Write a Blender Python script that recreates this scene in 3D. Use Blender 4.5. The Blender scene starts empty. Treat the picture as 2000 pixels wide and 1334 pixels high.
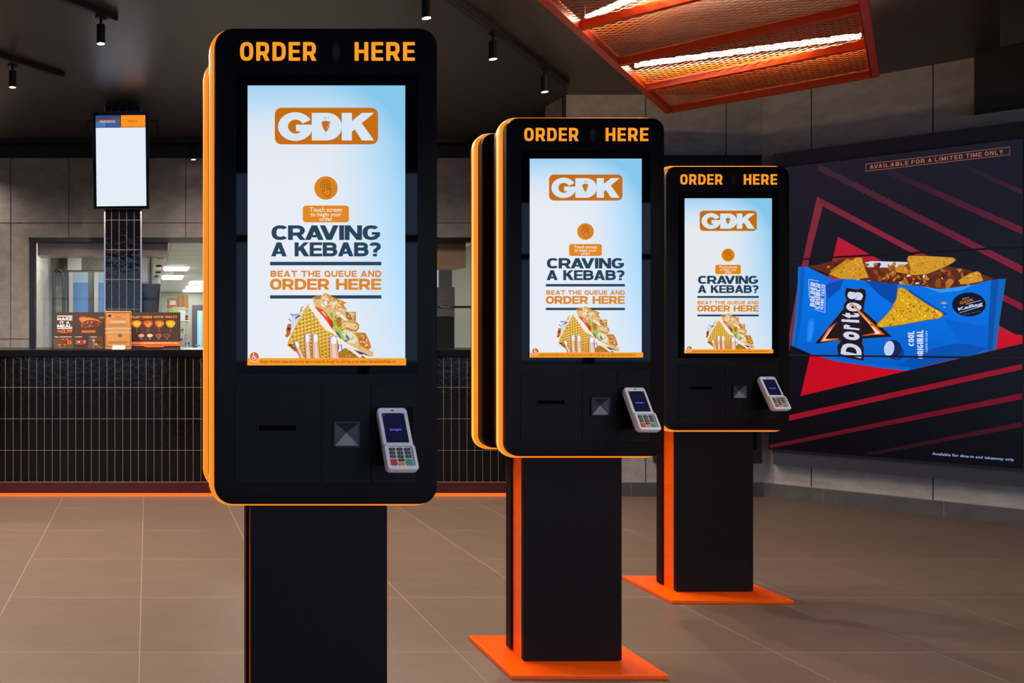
import bpy, bmesh, math, random
from mathutils import Vector, Matrix
random.seed(7)
SC = bpy.context.scene
COL = SC.collection
PI = math.pi

# ------------------------------------------------------------------ camera
F = 1500.0            # focal length in pixels of the 2000 px wide frame
CX, CY = 288.0, 661.0  # principal point (shift lens, level camera)
H = 1.205             # camera height
cam_d = bpy.data.cameras.new('camera')
cam = bpy.data.objects.new('camera', cam_d)
COL.objects.link(cam)
cam.location = (0, 0, H)
cam.rotation_euler = (PI / 2, 0, 0)
cam_d.sensor_width = 36.0
cam_d.lens = F / 2000 * 36
cam_d.shift_x = (1000 - CX) / 2000
cam_d.shift_y = (CY - 667) / 2000
cam_d.clip_start = 0.02
cam_d.clip_end = 200
SC.camera = cam
# ------------------------------------------------------------------ world, exposure
w = bpy.data.worlds.new('daylight')
SC.world = w
w.use_nodes = True
bg = w.node_tree.nodes['Background']
bg.inputs['Color'].default_value = (0.42, 0.62, 1.0, 1)
bg.inputs['Strength'].default_value = 2.3
vs = SC.view_settings
vs.view_transform = 'Standard'
vs.look = 'None'
vs.exposure = 0.0
vs.gamma = 1.0
vs.use_curve_mapping = False
SPOT_W = 80.0         # each ceiling spot
# daylight enters through the shopfront glazing behind the camera
ld = bpy.data.lights.new('shopfront_daylight', 'AREA')
ld.shape = 'RECTANGLE'
ld.size, ld.size_y = 9.0, 2.6
ld.cycles.is_portal = True
lo = bpy.data.objects.new('shopfront_daylight', ld)
COL.objects.link(lo)
lo.location = (2.0, -3.1, 1.45)
lo.rotation_euler = (PI / 2, 0, 0)


def px(x, y, Y):
    """point seen at pixel x, y at depth Y"""
    return Vector(((x - CX) * Y / F, Y, H + (CY - y) * Y / F))


# ------------------------------------------------------------------ materials
def lin(c):
    c = c / 255.0
    return c / 12.92 if c <= 0.04045 else ((c + 0.055) / 1.055) ** 2.4


def rgb(c):
    return (lin(c[0]), lin(c[1]), lin(c[2]), 1.0)


MATS = {}


def mat(name, col, rough=0.5, metal=0.0, spec=0.5, emit=None, k=1.0, coat=0.0):
    if name in MATS:
        return MATS[name]
    m = bpy.data.materials.new(name)
    m.use_nodes = True
    b = m.node_tree.nodes['Principled BSDF']
    b.inputs['Base Color'].default_value = rgb(col)
    b.inputs['Roughness'].default_value = rough
    b.inputs['Metallic'].default_value = metal
    b.inputs['Specular IOR Level'].default_value = spec
    b.inputs['Coat Weight'].default_value = coat
    b.inputs['Coat Roughness'].default_value = 0.05
    if emit is not None:
        b.inputs['Emission Color'].default_value = rgb(emit)
        b.inputs['Emission Strength'].default_value = k
    MATS[name] = m
    return m


def em(c, k=1.0):
    """a colour shown by a screen"""
    c = tuple(int(v) for v in c)
    n = 'screen_%d_%d_%d_%g' % (c + (k,))
    if n in MATS:
        return MATS[n]
    m = mat(n, (3, 3, 4), 0.25, 0, 0.15, c, k)
    m.cycles.emission_sampling = 'NONE'
    return m


def pr(c):
    """a printed colour"""
    c = tuple(int(v) for v in c)
    return mat('print_%d_%d_%d' % c, c, 0.45, 0, 0.3)


def nt(m):
    return m.node_tree.nodes, m.node_tree.links


def noise_mat(name, c1, c2, scale, rough, stretch=(1, 1, 1), bump=0.0, rough2=None, spec=0.5, contrast=(0.35, 0.65), bscale=None):
    m = mat(name, c1, rough, 0, spec)
    N, L = nt(m)
    b = N['Principled BSDF']
    tc = N.new('ShaderNodeTexCoord')
    mp = N.new('ShaderNodeMapping')
    mp.inputs['Scale'].default_value = stretch
    L.new(tc.outputs['Object'], mp.inputs['Vector'])
    nz = N.new('ShaderNodeTexNoise')
    nz.inputs['Scale'].default_value = scale
    nz.inputs['Detail'].default_value = 8
    nz.inputs['Roughness'].default_value = 0.62
    L.new(mp.outputs['Vector'], nz.inputs['Vector'])
    r = N.new('ShaderNodeValToRGB')
    r.color_ramp.elements[0].position = contrast[0]
    r.color_ramp.elements[1].position = contrast[1]
    r.color_ramp.elements[0].color = rgb(c1)
    r.color_ramp.elements[1].color = rgb(c2)
    L.new(nz.outputs['Fac'], r.inputs['Fac'])
    L.new(r.outputs['Color'], b.inputs['Base Color'])
    if bump:
        n2 = N.new('ShaderNodeTexNoise')
        n2.inputs['Scale'].default_value = bscale or scale
        n2.inputs['Detail'].default_value = 4
        L.new(mp.outputs['Vector'], n2.inputs['Vector'])
        bp = N.new('ShaderNodeBump')
        bp.inputs['Strength'].default_value = bump
        bp.inputs['Distance'].default_value = 0.02
        L.new(n2.outputs['Fac'], bp.inputs['Height'])
        L.new(bp.outputs['Normal'], b.inputs['Normal'])
    return m


def tile_mat(name, tile, grout, tw, th, ox, oz, gap, rough, bump=0.35, axes='XZ', tile2=None, spec=0.5, grough=0.8, bscale=26, offset=0.0):
    """stacked tiles with wavy handmade glaze; tile size in metres"""
    m = mat(name, tile, rough, 0, spec)
    N, L = nt(m)
    b = N['Principled BSDF']
    tc = N.new('ShaderNodeTexCoord')
    sp = N.new('ShaderNodeSeparateXYZ')
    L.new(tc.outputs['Object'], sp.inputs[0])
    cb = N.new('ShaderNodeCombineXYZ')
    for i, a in enumerate(axes):
        ad = N.new('ShaderNodeMath')
        ad.operation = 'ADD'
        L.new(sp.outputs[a], ad.inputs[0])
        ad.inputs[1].default_value = (-ox, -oz)[i] + 1000 * (tw, th)[i]
        L.new(ad.outputs[0], cb.inputs[i])
    br = N.new('ShaderNodeTexBrick')
    br.offset = offset
    br.offset_frequency = 2
    br.squash = 1.0
    br.inputs['Scale'].default_value = 1.0
    br.inputs['Brick Width'].default_value = tw
    br.inputs['Row Height'].default_value = th
    br.inputs['Mortar Size'].default_value = gap
    br.inputs['Mortar Smooth'].default_value = 0.1
    br.inputs['Bias'].default_value = 0.0
    br.inputs['Color1'].default_value = rgb(tile)
    br.inputs['Color2'].default_value = rgb(tile2 or tile)
    br.inputs['Mortar'].default_value = rgb(grout)
    L.new(cb.outputs[0], br.inputs['Vector'])
    L.new(br.outputs['Color'], b.inputs['Base Color'])
    mr = N.new('ShaderNodeMapRange')
    mr.inputs['To Min'].default_value = rough
    mr.inputs['To Max'].default_value = grough
    L.new(br.outputs['Fac'], mr.inputs['Value'])
    L.new(mr.outputs['Result'], b.inputs['Roughness'])
    nz = N.new('ShaderNodeTexNoise')
    nz.inputs['Scale'].default_value = bscale
    nz.inputs['Detail'].default_value = 3
    L.new(tc.outputs['Object'], nz.inputs['Vector'])
    mu = N.new('ShaderNodeMath')
    mu.operation = 'SUBTRACT'
    L.new(nz.outputs['Fac'], mu.inputs[0])
    L.new(br.outputs['Fac'], mu.inputs[1])
    bp = N.new('ShaderNodeBump')
    bp.inputs['Strength'].default_value = bump
    bp.inputs['Distance'].default_value = 0.01
    L.new(mu.outputs[0], bp.inputs['Height'])
    L.new(bp.outputs['Normal'], b.inputs['Normal'])
    return m


def glass_mat(name, ior=1.5, tint=(1, 1, 1, 1)):
    m = bpy.data.materials.new(name)
    m.use_nodes = True
    N, L = nt(m)
    N.remove(N['Principled BSDF'])
    out = N['Material Output']
    tr = N.new('ShaderNodeBsdfTransparent')
    tr.inputs[0].default_value = tint
    gl = N.new('ShaderNodeBsdfGlossy')
    gl.inputs['Roughness'].default_value = 0.01
    fr = N.new('ShaderNodeFresnel')
    fr.inputs['IOR'].default_value = ior
    mx = N.new('ShaderNodeMixShader')
    L.new(fr.outputs[0], mx.inputs[0])
    L.new(tr.outputs[0], mx.inputs[1])
    L.new(gl.outputs[0], mx.inputs[2])
    L.new(mx.outputs[0], out.inputs['Surface'])
    MATS[name] = m
    return m


M_CONC = noise_mat('concrete_panel', (136, 130, 126), (168, 161, 155), 7, 0.62, (1, 1, 1.6), 0.10, bscale=60, contrast=(0.3, 0.7))
M_JOINT = mat('panel_joint', (22, 20, 20), 0.8)
M_CEIL = noise_mat('black_ceiling_paint', (60, 54, 52), (68, 62, 60), 3, 0.37, (1, 1, 1), 0.05, bscale=5, spec=0.7)
M_FLOOR = tile_mat('floor_tile', (101, 84, 73), (136, 117, 103), 0.61, 0.625, -0.03, 4.199, 0.0017, 0.42, 0.05, 'XY', (97, 80, 70), 0.4, 0.7, 12)


def streaks(m, lo=0.9, hi=1.08, stretch=(1.4, 5, 1), scale=2.2):
    """long faint streaks over a base colour"""
    N, L = nt(m)
    b = N['Principled BSDF']
    src = b.inputs['Base Color'].links[0].from_socket
    tc = N.new('ShaderNodeTexCoord')
    mp = N.new('ShaderNodeMapping')
    mp.inputs['Scale'].default_value = stretch
    L.new(tc.outputs['Object'], mp.inputs['Vector'])
    nz = N.new('ShaderNodeTexNoise')
    nz.inputs['Scale'].default_value = scale
    nz.inputs['Detail'].default_value = 9
    nz.inputs['Roughness'].default_value = 0.65
    L.new(mp.outputs['Vector'], nz.inputs['Vector'])
    mr = N.new('ShaderNodeMapRange')
    mr.inputs['From Min'].default_value = 0.3
    mr.inputs['From Max'].default_value = 0.7
    mr.inputs['To Min'].default_value = lo
    mr.inputs['To Max'].default_value = hi
    L.new(nz.outputs['Fac'], mr.inputs['Value'])
    mx = N.new('ShaderNodeMix')
    mx.data_type = 'RGBA'
    mx.blend_type = 'MULTIPLY'
    mx.inputs[0].default_value = 1.0
    L.new(src, mx.inputs[6])
    L.new(mr.outputs['Result'], mx.inputs[7])
    L.new(mx.outputs[2], b.inputs['Base Color'])


streaks(M_FLOOR)
M_BLACK = noise_mat('black_powder_coat', (21, 17, 17), (24, 20, 20), 200, 0.42, bump=0.02, spec=0.14)
M_BLACK2 = mat('black_gloss_edge', (12, 12, 15), 0.25)
M_GLASS_BLACK = mat('black_glass', (5, 6, 9), 0.03, 0, 0.16)
M_DARK = mat('black_plastic', (16, 16, 18), 0.5)
M_ORANGE = noise_mat('orange_paint', (250, 92, 0), (242, 86, 0), 30, 0.22, bump=0.02, spec=0.5)
M_ORANGE_FRAME = mat('orange_frame_paint', (222, 76, 16), 0.4)
M_LED = mat('led_core', (200, 90, 20), 0.4, 0, 0.3, (255, 176, 70), 1.35)
M_LED_CORE = mat('led_middle', (200, 120, 60), 0.4, 0, 0.3, (255, 190, 124), 1.15)
M_LED_EDGE = mat('led_edge', (200, 70, 10), 0.4, 0, 0.3, (255, 136, 24), 1.05)
M_LETTER = mat('lit_letter', (200, 90, 20), 0.4, 0, 0.3, (255, 152, 16), 1.05)
M_LETTER_EDGE = mat('lit_letter_edge', (120, 40, 0), 0.4, 0, 0.3, (216, 84, 4), 0.7)
M_LETTER.cycles.emission_sampling = 'NONE'
M_LETTER_EDGE.cycles.emission_sampling = 'NONE'
M_TILE_BLACK = tile_mat('black_glazed_tile', (11, 9, 8), (122, 110, 101), 0.0598, 0.2407, -1.086, 0.1087, 0.0017, 0.09, 0.16, 'XZ', (15, 12, 11), 0.2, 0.8, 22)
M_WHITE_PLASTIC = mat('white_plastic', (236, 234, 240), 0.35)
M_STEEL = noise_mat('brushed_steel', (150, 150, 148), (172, 172, 170), 4, 0.3, (1, 1, 30), 0.0)
M_STEEL.node_tree.nodes['Principled BSDF'].inputs['Metallic'].default_value = 0.85
M_GLASS = glass_mat('clear_glass', 1.24)
M_ACRYLIC = glass_mat('clear_acrylic', 1.15)
M_LAMP = mat('lamp_lens', (255, 240, 220), 0.4, 0, 0.3, (255, 226, 176), 14)
M_TUBE = mat('tube_light', (255, 250, 240), 0.4, 0, 0.3, (255, 226, 190), 34)
M_WIRE = mat('steel_wire', (160, 158, 150), 0.35, 0.9)


# ------------------------------------------------------------------ mesh helper
class MB:
    def __init__(s):
        s.v, s.f, s.m, s.mats = [], [], [], []

    def mi(s, m):
        if m not in s.mats:
            s.mats.append(m)
        return s.mats.index(m)

    def face(s, pts, m):
        n = len(s.v)
        s.v += [tuple(p) for p in pts]
        s.f.append(tuple(range(n, n + len(pts))))
        s.m.append(s.mi(m))
        return s

    def mesh(s, vs_, fs, m):
        n = len(s.v)
        s.v += [tuple(p) for p in vs_]
        i = s.mi(m)
        for f in fs:
            s.f.append(tuple(n + a for a in f))
            s.m.append(i)
        return s

    def box(s, x0, x1, y0, y1, z0, z1, m):
        v = [(x, y, z) for z in (z0, z1) for y in (y0, y1) for x in (x0, x1)]
        return s.mesh(v, [(0, 2, 3, 1), (4, 5, 7, 6), (0, 1, 5, 4), (2, 6, 7, 3), (0, 4, 6, 2), (1, 3, 7, 5)], m)

    def prism(s, o, y0, y1, m):
        """outline o of (x, z), extruded along y"""
        n = len(o)
        v = [(x, y0, z) for x, z in o] + [(x, y1, z) for x, z in o]
        fs = [tuple(range(n)), tuple(range(2 * n - 1, n - 1, -1))]
        fs += [(i, i + n, (i + 1) % n + n, (i + 1) % n) for i in range(n)]
        return s.mesh(v, fs, m)

    def loops(s, rings, m, caps=True):
        """skin between closed rings of equal length"""
        n = len(rings[0])
        v = [p for r in rings for p in r]
        fs = []
        for k in range(len(rings) - 1):
            fs += [(k * n + i, k * n + n + i, k * n + n + (i + 1) % n, k * n + (i + 1) % n) for i in range(n)]
        if caps:
            fs += [tuple(range(n)), tuple(range(len(v) - 1, len(v) - 1 - n, -1))]
        return s.mesh(v, fs, m)

    def tube(s, p0, p1, r, m, n=16, r1=None):
        p0, p1 = Vector(p0), Vector(p1)
        d = (p1 - p0).normalized()
        a = d.orthogonal().normalized()
        b = d.cross(a)
        r1 = r if r1 is None else r1
        R = [[p + (a * math.cos(t) + b * math.sin(t)) * q for t in [2 * PI * i / n for i in range(n)]] for p, q in ((p0, r), (p1, r1))]
        return s.loops(R, m)

    def build(s, name, parent=None, loc=None, rot=None, smooth=False, bevel=0.0, fix=True):
        me = bpy.data.meshes.new(name)
        me.from_pydata(s.v, [], s.f)
        for m in s.mats:
            me.materials.append(m)
        me.polygons.foreach_set('material_index', s.m)
        if fix:
            b = bmesh.new()
            b.from_mesh(me)
            bmesh.ops.remove_doubles(b, verts=b.verts, dist=1e-6)
            bmesh.ops.recalc_face_normals(b, faces=b.faces)
            b.to_mesh(me)
            b.free()
        me.update()
        o = bpy.data.objects.new(name, me)
        COL.objects.link(o)
        if parent is not None:
            o.parent = parent
        if loc is not None:
            o.location = loc
        if rot is not None:
            o.rotation_euler = rot
        if smooth:
            me.polygons.foreach_set('use_smooth', [True] * len(me.polygons))
            try:
                md = o.modifiers.new('edges', 'EDGE_SPLIT')
                md.split_angle = math.radians(40)
            except Exception:
                pass
        if bevel:
            md = o.modifiers.new('rounded', 'BEVEL')
            md.width = bevel
            md.segments = 2
            md.limit_method = 'ANGLE'
            md.angle_limit = math.radians(40)
        return o


def rr(w_, h_, r, n=8, cx=0.0, cz=0.0):
    """rounded rectangle outline"""
    o = []
    for sx, sz, a0 in ((1, 1, 0), (-1, 1, 90), (-1, -1, 180), (1, -1, 270)):
        for i in range(n + 1):
            a = math.radians(a0 + 90 * i / n)
            o.append((cx + sx * (w_ / 2 - r) + r * math.cos(a), cz + sz * (h_ / 2 - r) + r * math.sin(a)))
    return o


def tag(o, label, cat, group=None, kind=None):
    o['label'] = label
    o['category'] = cat
    if group:
        o['group'] = group
    if kind:
        o['kind'] = kind
    return o


def thing(name, label, cat, loc=(0, 0, 0), rz=0.0, group=None):
    o = bpy.data.objects.new(name, None)
    o.empty_display_size = 0.1
    COL.objects.link(o)
    o.location = loc
    o.rotation_euler = (0, 0, rz)
    return tag(o, label, cat, group)


def struct(o, label=None):
    o['kind'] = 'structure'
    if label:
        o['label'] = label
    return o


def copy_tree(o, parent=None):
    c = o.copy()
    COL.objects.link(c)
    if parent is not None:
        c.parent = parent
    for ch in list(o.children):
        if ch.type != 'LIGHT':
            copy_tree(ch, c)
    return c


# ------------------------------------------------------------------ lettering
TXT = {}


def glyphs(s, bold=0.0, shear=0.0, space=1.0, line=1.0, align='LEFT'):
    key = (s, bold, shear, space, line, align)
    if key in TXT:
        return TXT[key]
    cu = bpy.data.curves.new('lettering', 'FONT')
    cu.body = s
    cu.offset = bold
    cu.shear = shear
    cu.space_character = space
    cu.space_line = line
    cu.align_x = align
    cu.resolution_u = 3
    ob = bpy.data.objects.new('lettering', cu)
    COL.objects.link(ob)
    dg = bpy.context.evaluated_depsgraph_get()
    dg.update()
    me = ob.evaluated_get(dg).to_mesh()
    vs_ = [(v.co.x, v.co.y) for v in me.vertices]
    fs = [tuple(p.vertices) for p in me.polygons]
    ob.evaluated_get(dg).to_mesh_clear()
    bpy.data.objects.remove(ob)
    bpy.data.curves.remove(cu)
    x0, x1 = min(v[0] for v in vs_), max(v[0] for v in vs_)
    y0, y1 = min(v[1] for v in vs_), max(v[1] for v in vs_)
    vs_ = [((a - x0) / (x1 - x0), (b - y0) / (y1 - y0)) for a, b in vs_]
    TXT[key] = (vs_, fs)
    return TXT[key]


def sarc(cx, cy, rx, ry, a0, a1, n=14, e=2.5):
    o = []
    for i in range(n + 1):
        a = math.radians(a0 + (a1 - a0) * i / n)
        c_, s_ = math.cos(a), math.sin(a)
        o.append((cx + rx * math.copysign(abs(c_) ** (2 / e), c_), cy + ry * math.copysign(abs(s_) ** (2 / e), s_)))
    return o


def ribbon(pts, p, closed=False):
    """mitred band of width p along a polyline, as quads"""
    n = len(pts)
    L_, R_ = [], []
    for i in range(n):
        if closed:
            a, b, c = pts[i - 1], pts[i], pts[(i + 1) % n]
        else:
            a, b, c = pts[max(i - 1, 0)], pts[i], pts[min(i + 1, n - 1)]
        d1 = Vector((b[0] - a[0], b[1] - a[1]))
        d2 = Vector((c[0] - b[0], c[1] - b[1]))
        if d1.length < 1e-9:
            d1 = d2
        if d2.length < 1e-9:
            d2 = d1
        d1.normalize()
        d2.normalize()
        n1, n2 = Vector((-d1.y, d1.x)), Vector((-d2.y, d2.x))
        m = n1 + n2
        m = m / max(m.length_squared / 2, 0.3) if m.length > 1e-6 else n1
        L_.append((b[0] + m.x * p / 2, b[1] + m.y * p / 2))
        R_.append((b[0] - m.x * p / 2, b[1] - m.y * p / 2))
    q = []
    for i in range(n if closed else n - 1):
        k = (i + 1) % n
        q.append([L_[i], L_[k], R_[k], R_[i]])
    return q


def cap(ch, W, p, e=2.5):
    """capital letter of height 1, width about W and pen p -> (quads, advance width)"""
    h = p / 2
    l, r, t, b = h, W - h, 1 - h, h
    rx, ry = W / 2 - h, 0.5 - h
    q = []
    st = lambda *pts: q.extend(ribbon(list(pts), p))
    box = lambda x0, y0, x1, y1: q.append([(x0, y0), (x1, y0), (x1, y1), (x0, y1)])
    dg_ = p * 1.12
    if ch in 'O0Q':
        q.extend(ribbon(sarc(W / 2, 0.5, rx, ry, 0, 360, 36, e)[:-1], p, True))
        if ch == 'Q':
            q.append([(W * 0.52, 0.26), (W * 0.52 + dg_, 0.30), (W + 0.03, -0.03), (W + 0.03 - dg_, -0.06)])
    elif ch in 'CG':
        q.extend(ribbon(sarc(W / 2, 0.5, rx, ry, 42, 318 if ch == 'C' else 330, 30, e), p))
        if ch == 'G':
            box(W * 0.52, 0.5 - p * 0.62, W, 0.5 + p * 0.16)
            box(W - p, 0.24, W, 0.5)
    elif ch == 'D':
        box(0, 0, p, 1)
        q.extend(ribbon([(l, t)] + sarc(W * 0.42, 0.5, W * 0.58 - h, ry, 90, -90, 18, e) + [(l, b)], p))
    elif ch in 'PR':
        box(0, 0, p, 1)
        k = 0.40 if ch == 'R' else 0.38
        q.extend(ribbon([(l, t)] + sarc(W * 0.5, (t + k) / 2, W * 0.47 - h, (t - k) / 2, 90, -90, 14, e) + [(l, k)], p))
        if ch == 'R':
            q.append([(W * 0.42, k), (W * 0.42 + dg_, k), (W + 0.01, 0), (W - dg_, 0)])
    elif ch == 'B':
        box(0, 0, p, 1)
        k = 0.52
        q.extend(ribbon([(l, t)] + sarc(W * 0.5, (t + k) / 2, W * 0.45 - h, (t - k) / 2, 90, -90, 14, e) + [(l, k)], p))
        q.extend(ribbon([(l, k)] + sarc(W * 0.52, (b + k) / 2, W * 0.48 - h, (k - b) / 2, 90, -90, 14, e) + [(l, b)], p))
    elif ch in 'EFL':
        W *= 0.86
        box(0, 0, p, 1)
        if ch != 'L':
            box(p * 0.9, 1 - p * 0.9, W, 1)
            box(p * 0.9, 0.5 - p * 0.42, W * 0.94, 0.5 + p * 0.42)
        if ch != 'F':
            box(p * 0.9, 0, W, p * 0.9)
    elif ch == 'H':
        box(0, 0, p, 1)
        box(W - p, 0, W, 1)
        box(p * 0.9, 0.5 - p * 0.46, W - p * 0.9, 0.5 + p * 0.46)
    elif ch == 'I':
        W = p
        box(0, 0, p, 1)
    elif ch == 'N':
        box(0, 0, p, 1)
        box(W - p, 0, W, 1)
        q.append([(0, 1), (dg_, 1), (W, 0), (W - dg_, 0)])
    elif ch == 'M':
        W *= 1.18
        box(0, 0, p, 1)
        box(W - p, 0, W, 1)
        q.append([(0, 1), (dg_, 1), (W / 2 + dg_ * 0.4, 0.1), (W / 2 - dg_ * 0.4, 0.1)])
        q.append([(W, 1), (W - dg_, 1), (W / 2 - dg_ * 0.4, 0.1), (W / 2 + dg_ * 0.4, 0.1)])
    elif ch in 'AV':
        W *= 1.08
        y0, y1 = (0, 1) if ch == 'A' else (1, 0)
        q.append([(0, y0), (dg_, y0), (W / 2 + dg_ * 0.5, y1), (W / 2 - dg_ * 0.5, y1)])
        q.append([(W, y0), (W - dg_, y0), (W / 2 - dg_ * 0.5, y1), (W / 2 + dg_ * 0.5, y1)])
        if ch == 'A':
            box(W * 0.22, 0.18, W * 0.78, 0.18 + p * 0.78)
    elif ch == 'W':
        W *= 1.5
        for a, c in ((0, 0.27), (0.5, 0.27), (0.5, 0.73), (1, 0.73)):
            xa = a * (W - dg_) + dg_ / 2
            xc = c * (W - dg_) + dg_ / 2
            q.append([(xa - dg_ / 2, 1), (xa + dg_ / 2, 1), (xc + dg_ / 2, 0), (xc - dg_ / 2, 0)])
    elif ch == 'K':
        box(0, 0, p, 1)
        q.append([(p * 0.8, 0.32), (p * 0.8, 0.32 + p * 1.2), (W - dg_ * 1.15, 1), (W, 1)])
        q.append([(W - dg_ * 1.1, 0), (W + 0.02, 0), (W * 0.42 + dg_ * 0.6, 0.66), (W * 0.42 - dg_ * 0.35, 0.5)])
    elif ch == 'T':
        box(W / 2 - h, 0, W / 2 + h, 1 - p * 0.5)
        box(0, 1 - p * 0.92, W, 1)
    elif ch == 'U':
        q.extend(ribbon([(l, 1)] + sarc(W / 2, W * 0.42, rx, W * 0.42 - h, 180, 360, 16, e) + [(r, 1)], p))
    elif ch == 'Y':
        q.append([(0, 1), (dg_, 1), (W / 2 + h, 0.42), (W / 2 - h, 0.42)])
        q.append([(W, 1), (W - dg_, 1), (W / 2 - h, 0.42), (W / 2 + h, 0.42)])
        box(W / 2 - h, 0, W / 2 + h, 0.45)
    elif ch == 'X':
        q.append([(0, 1), (dg_, 1), (W, 0), (W - dg_, 0)])
        q.append([(0, 0), (dg_, 0), (W, 1), (W - dg_, 1)])
    elif ch == 'S':
        k = (1 - p) / 4
        q.extend(ribbon(sarc(W / 2, t - k, rx, k, 28, 262, 18, e) + sarc(W / 2, b + k, rx, k, 82, -152, 18, e), p))
    elif ch == '?':
        W *= 0.8
        q.extend(ribbon(sarc(W / 2, 0.70, W / 2 - h, 0.30 - h, 165, -60, 16, e) + [(W / 2 + h * 0.2, 0.42), (W / 2, 0.27)], p))
        box(W / 2 - h, 0, W / 2 + h, p * 0.85)
    elif ch == '+':
        W *= 0.6
        box(0, 0.5 - h * 0.8, W, 0.5 + h * 0.8)
        box(W / 2 - h * 0.8, 0.5 - W / 2, W / 2 + h * 0.8, 0.5 + W / 2)
    elif ch == ' ':
        W *= 0.5
    elif ch == 'J':
        q.extend(ribbon([(r, 1)] + sarc(W / 2, W * 0.4, rx, W * 0.4 - h, 0, -165, 14, e), p))
    return q, W


STROKE = set('ABCDEFGHIJKLMNOPQRSTUVWXY0?+ ')


def strokes(s, W, p, gap, shear=0.0, e=2.5):
    key = ('stroke', s, W, p, gap, shear, e)
    if key not in TXT:
        x, Q_ = 0.0, []
        for i, ch in enumerate(s):
            q, a = cap(ch, W, p, e)
            if s[i - 1:i] == 'C' and i:
                x -= 0.09 * W
            if i and s[i - 1] + ch in ('AV', 'VA', 'RA', 'KA'):
                x -= (0.26 if 'V' in s[i - 1] + ch else 0.06) * W
            Q_ += [[(u + x + shear * v, v) for u, v in f_] for f_ in q]
            x += a + (gap if ch != ' ' else 0)
        xs = [v[0] for f_ in Q_ for v in f_]
        x0, x1 = min(xs), max(xs)
        vs_, fs = [], []
        for f_ in Q_:
            fs.append(tuple(range(len(vs_), len(vs_) + len(f_))))
            vs_ += [((u - x0) / (x1 - x0), v) for u, v in f_]
        TXT[key] = (vs_, fs)
    return TXT[key]


def inside(p, poly):
    r = False
    j = len(poly) - 1
    for i in range(len(poly)):
        if (poly[i][1] > p[1]) != (poly[j][1] > p[1]) and p[0] < (poly[j][0] - poly[i][0]) * (p[1] - poly[i][1]) / (poly[j][1] - poly[i][1]) + poly[i][0]:
            r = not r
        j = i
    return r


def mixc(a, b, t):
    return tuple(a[i] + (b[i] - a[i]) * t for i in range(3))


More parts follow.
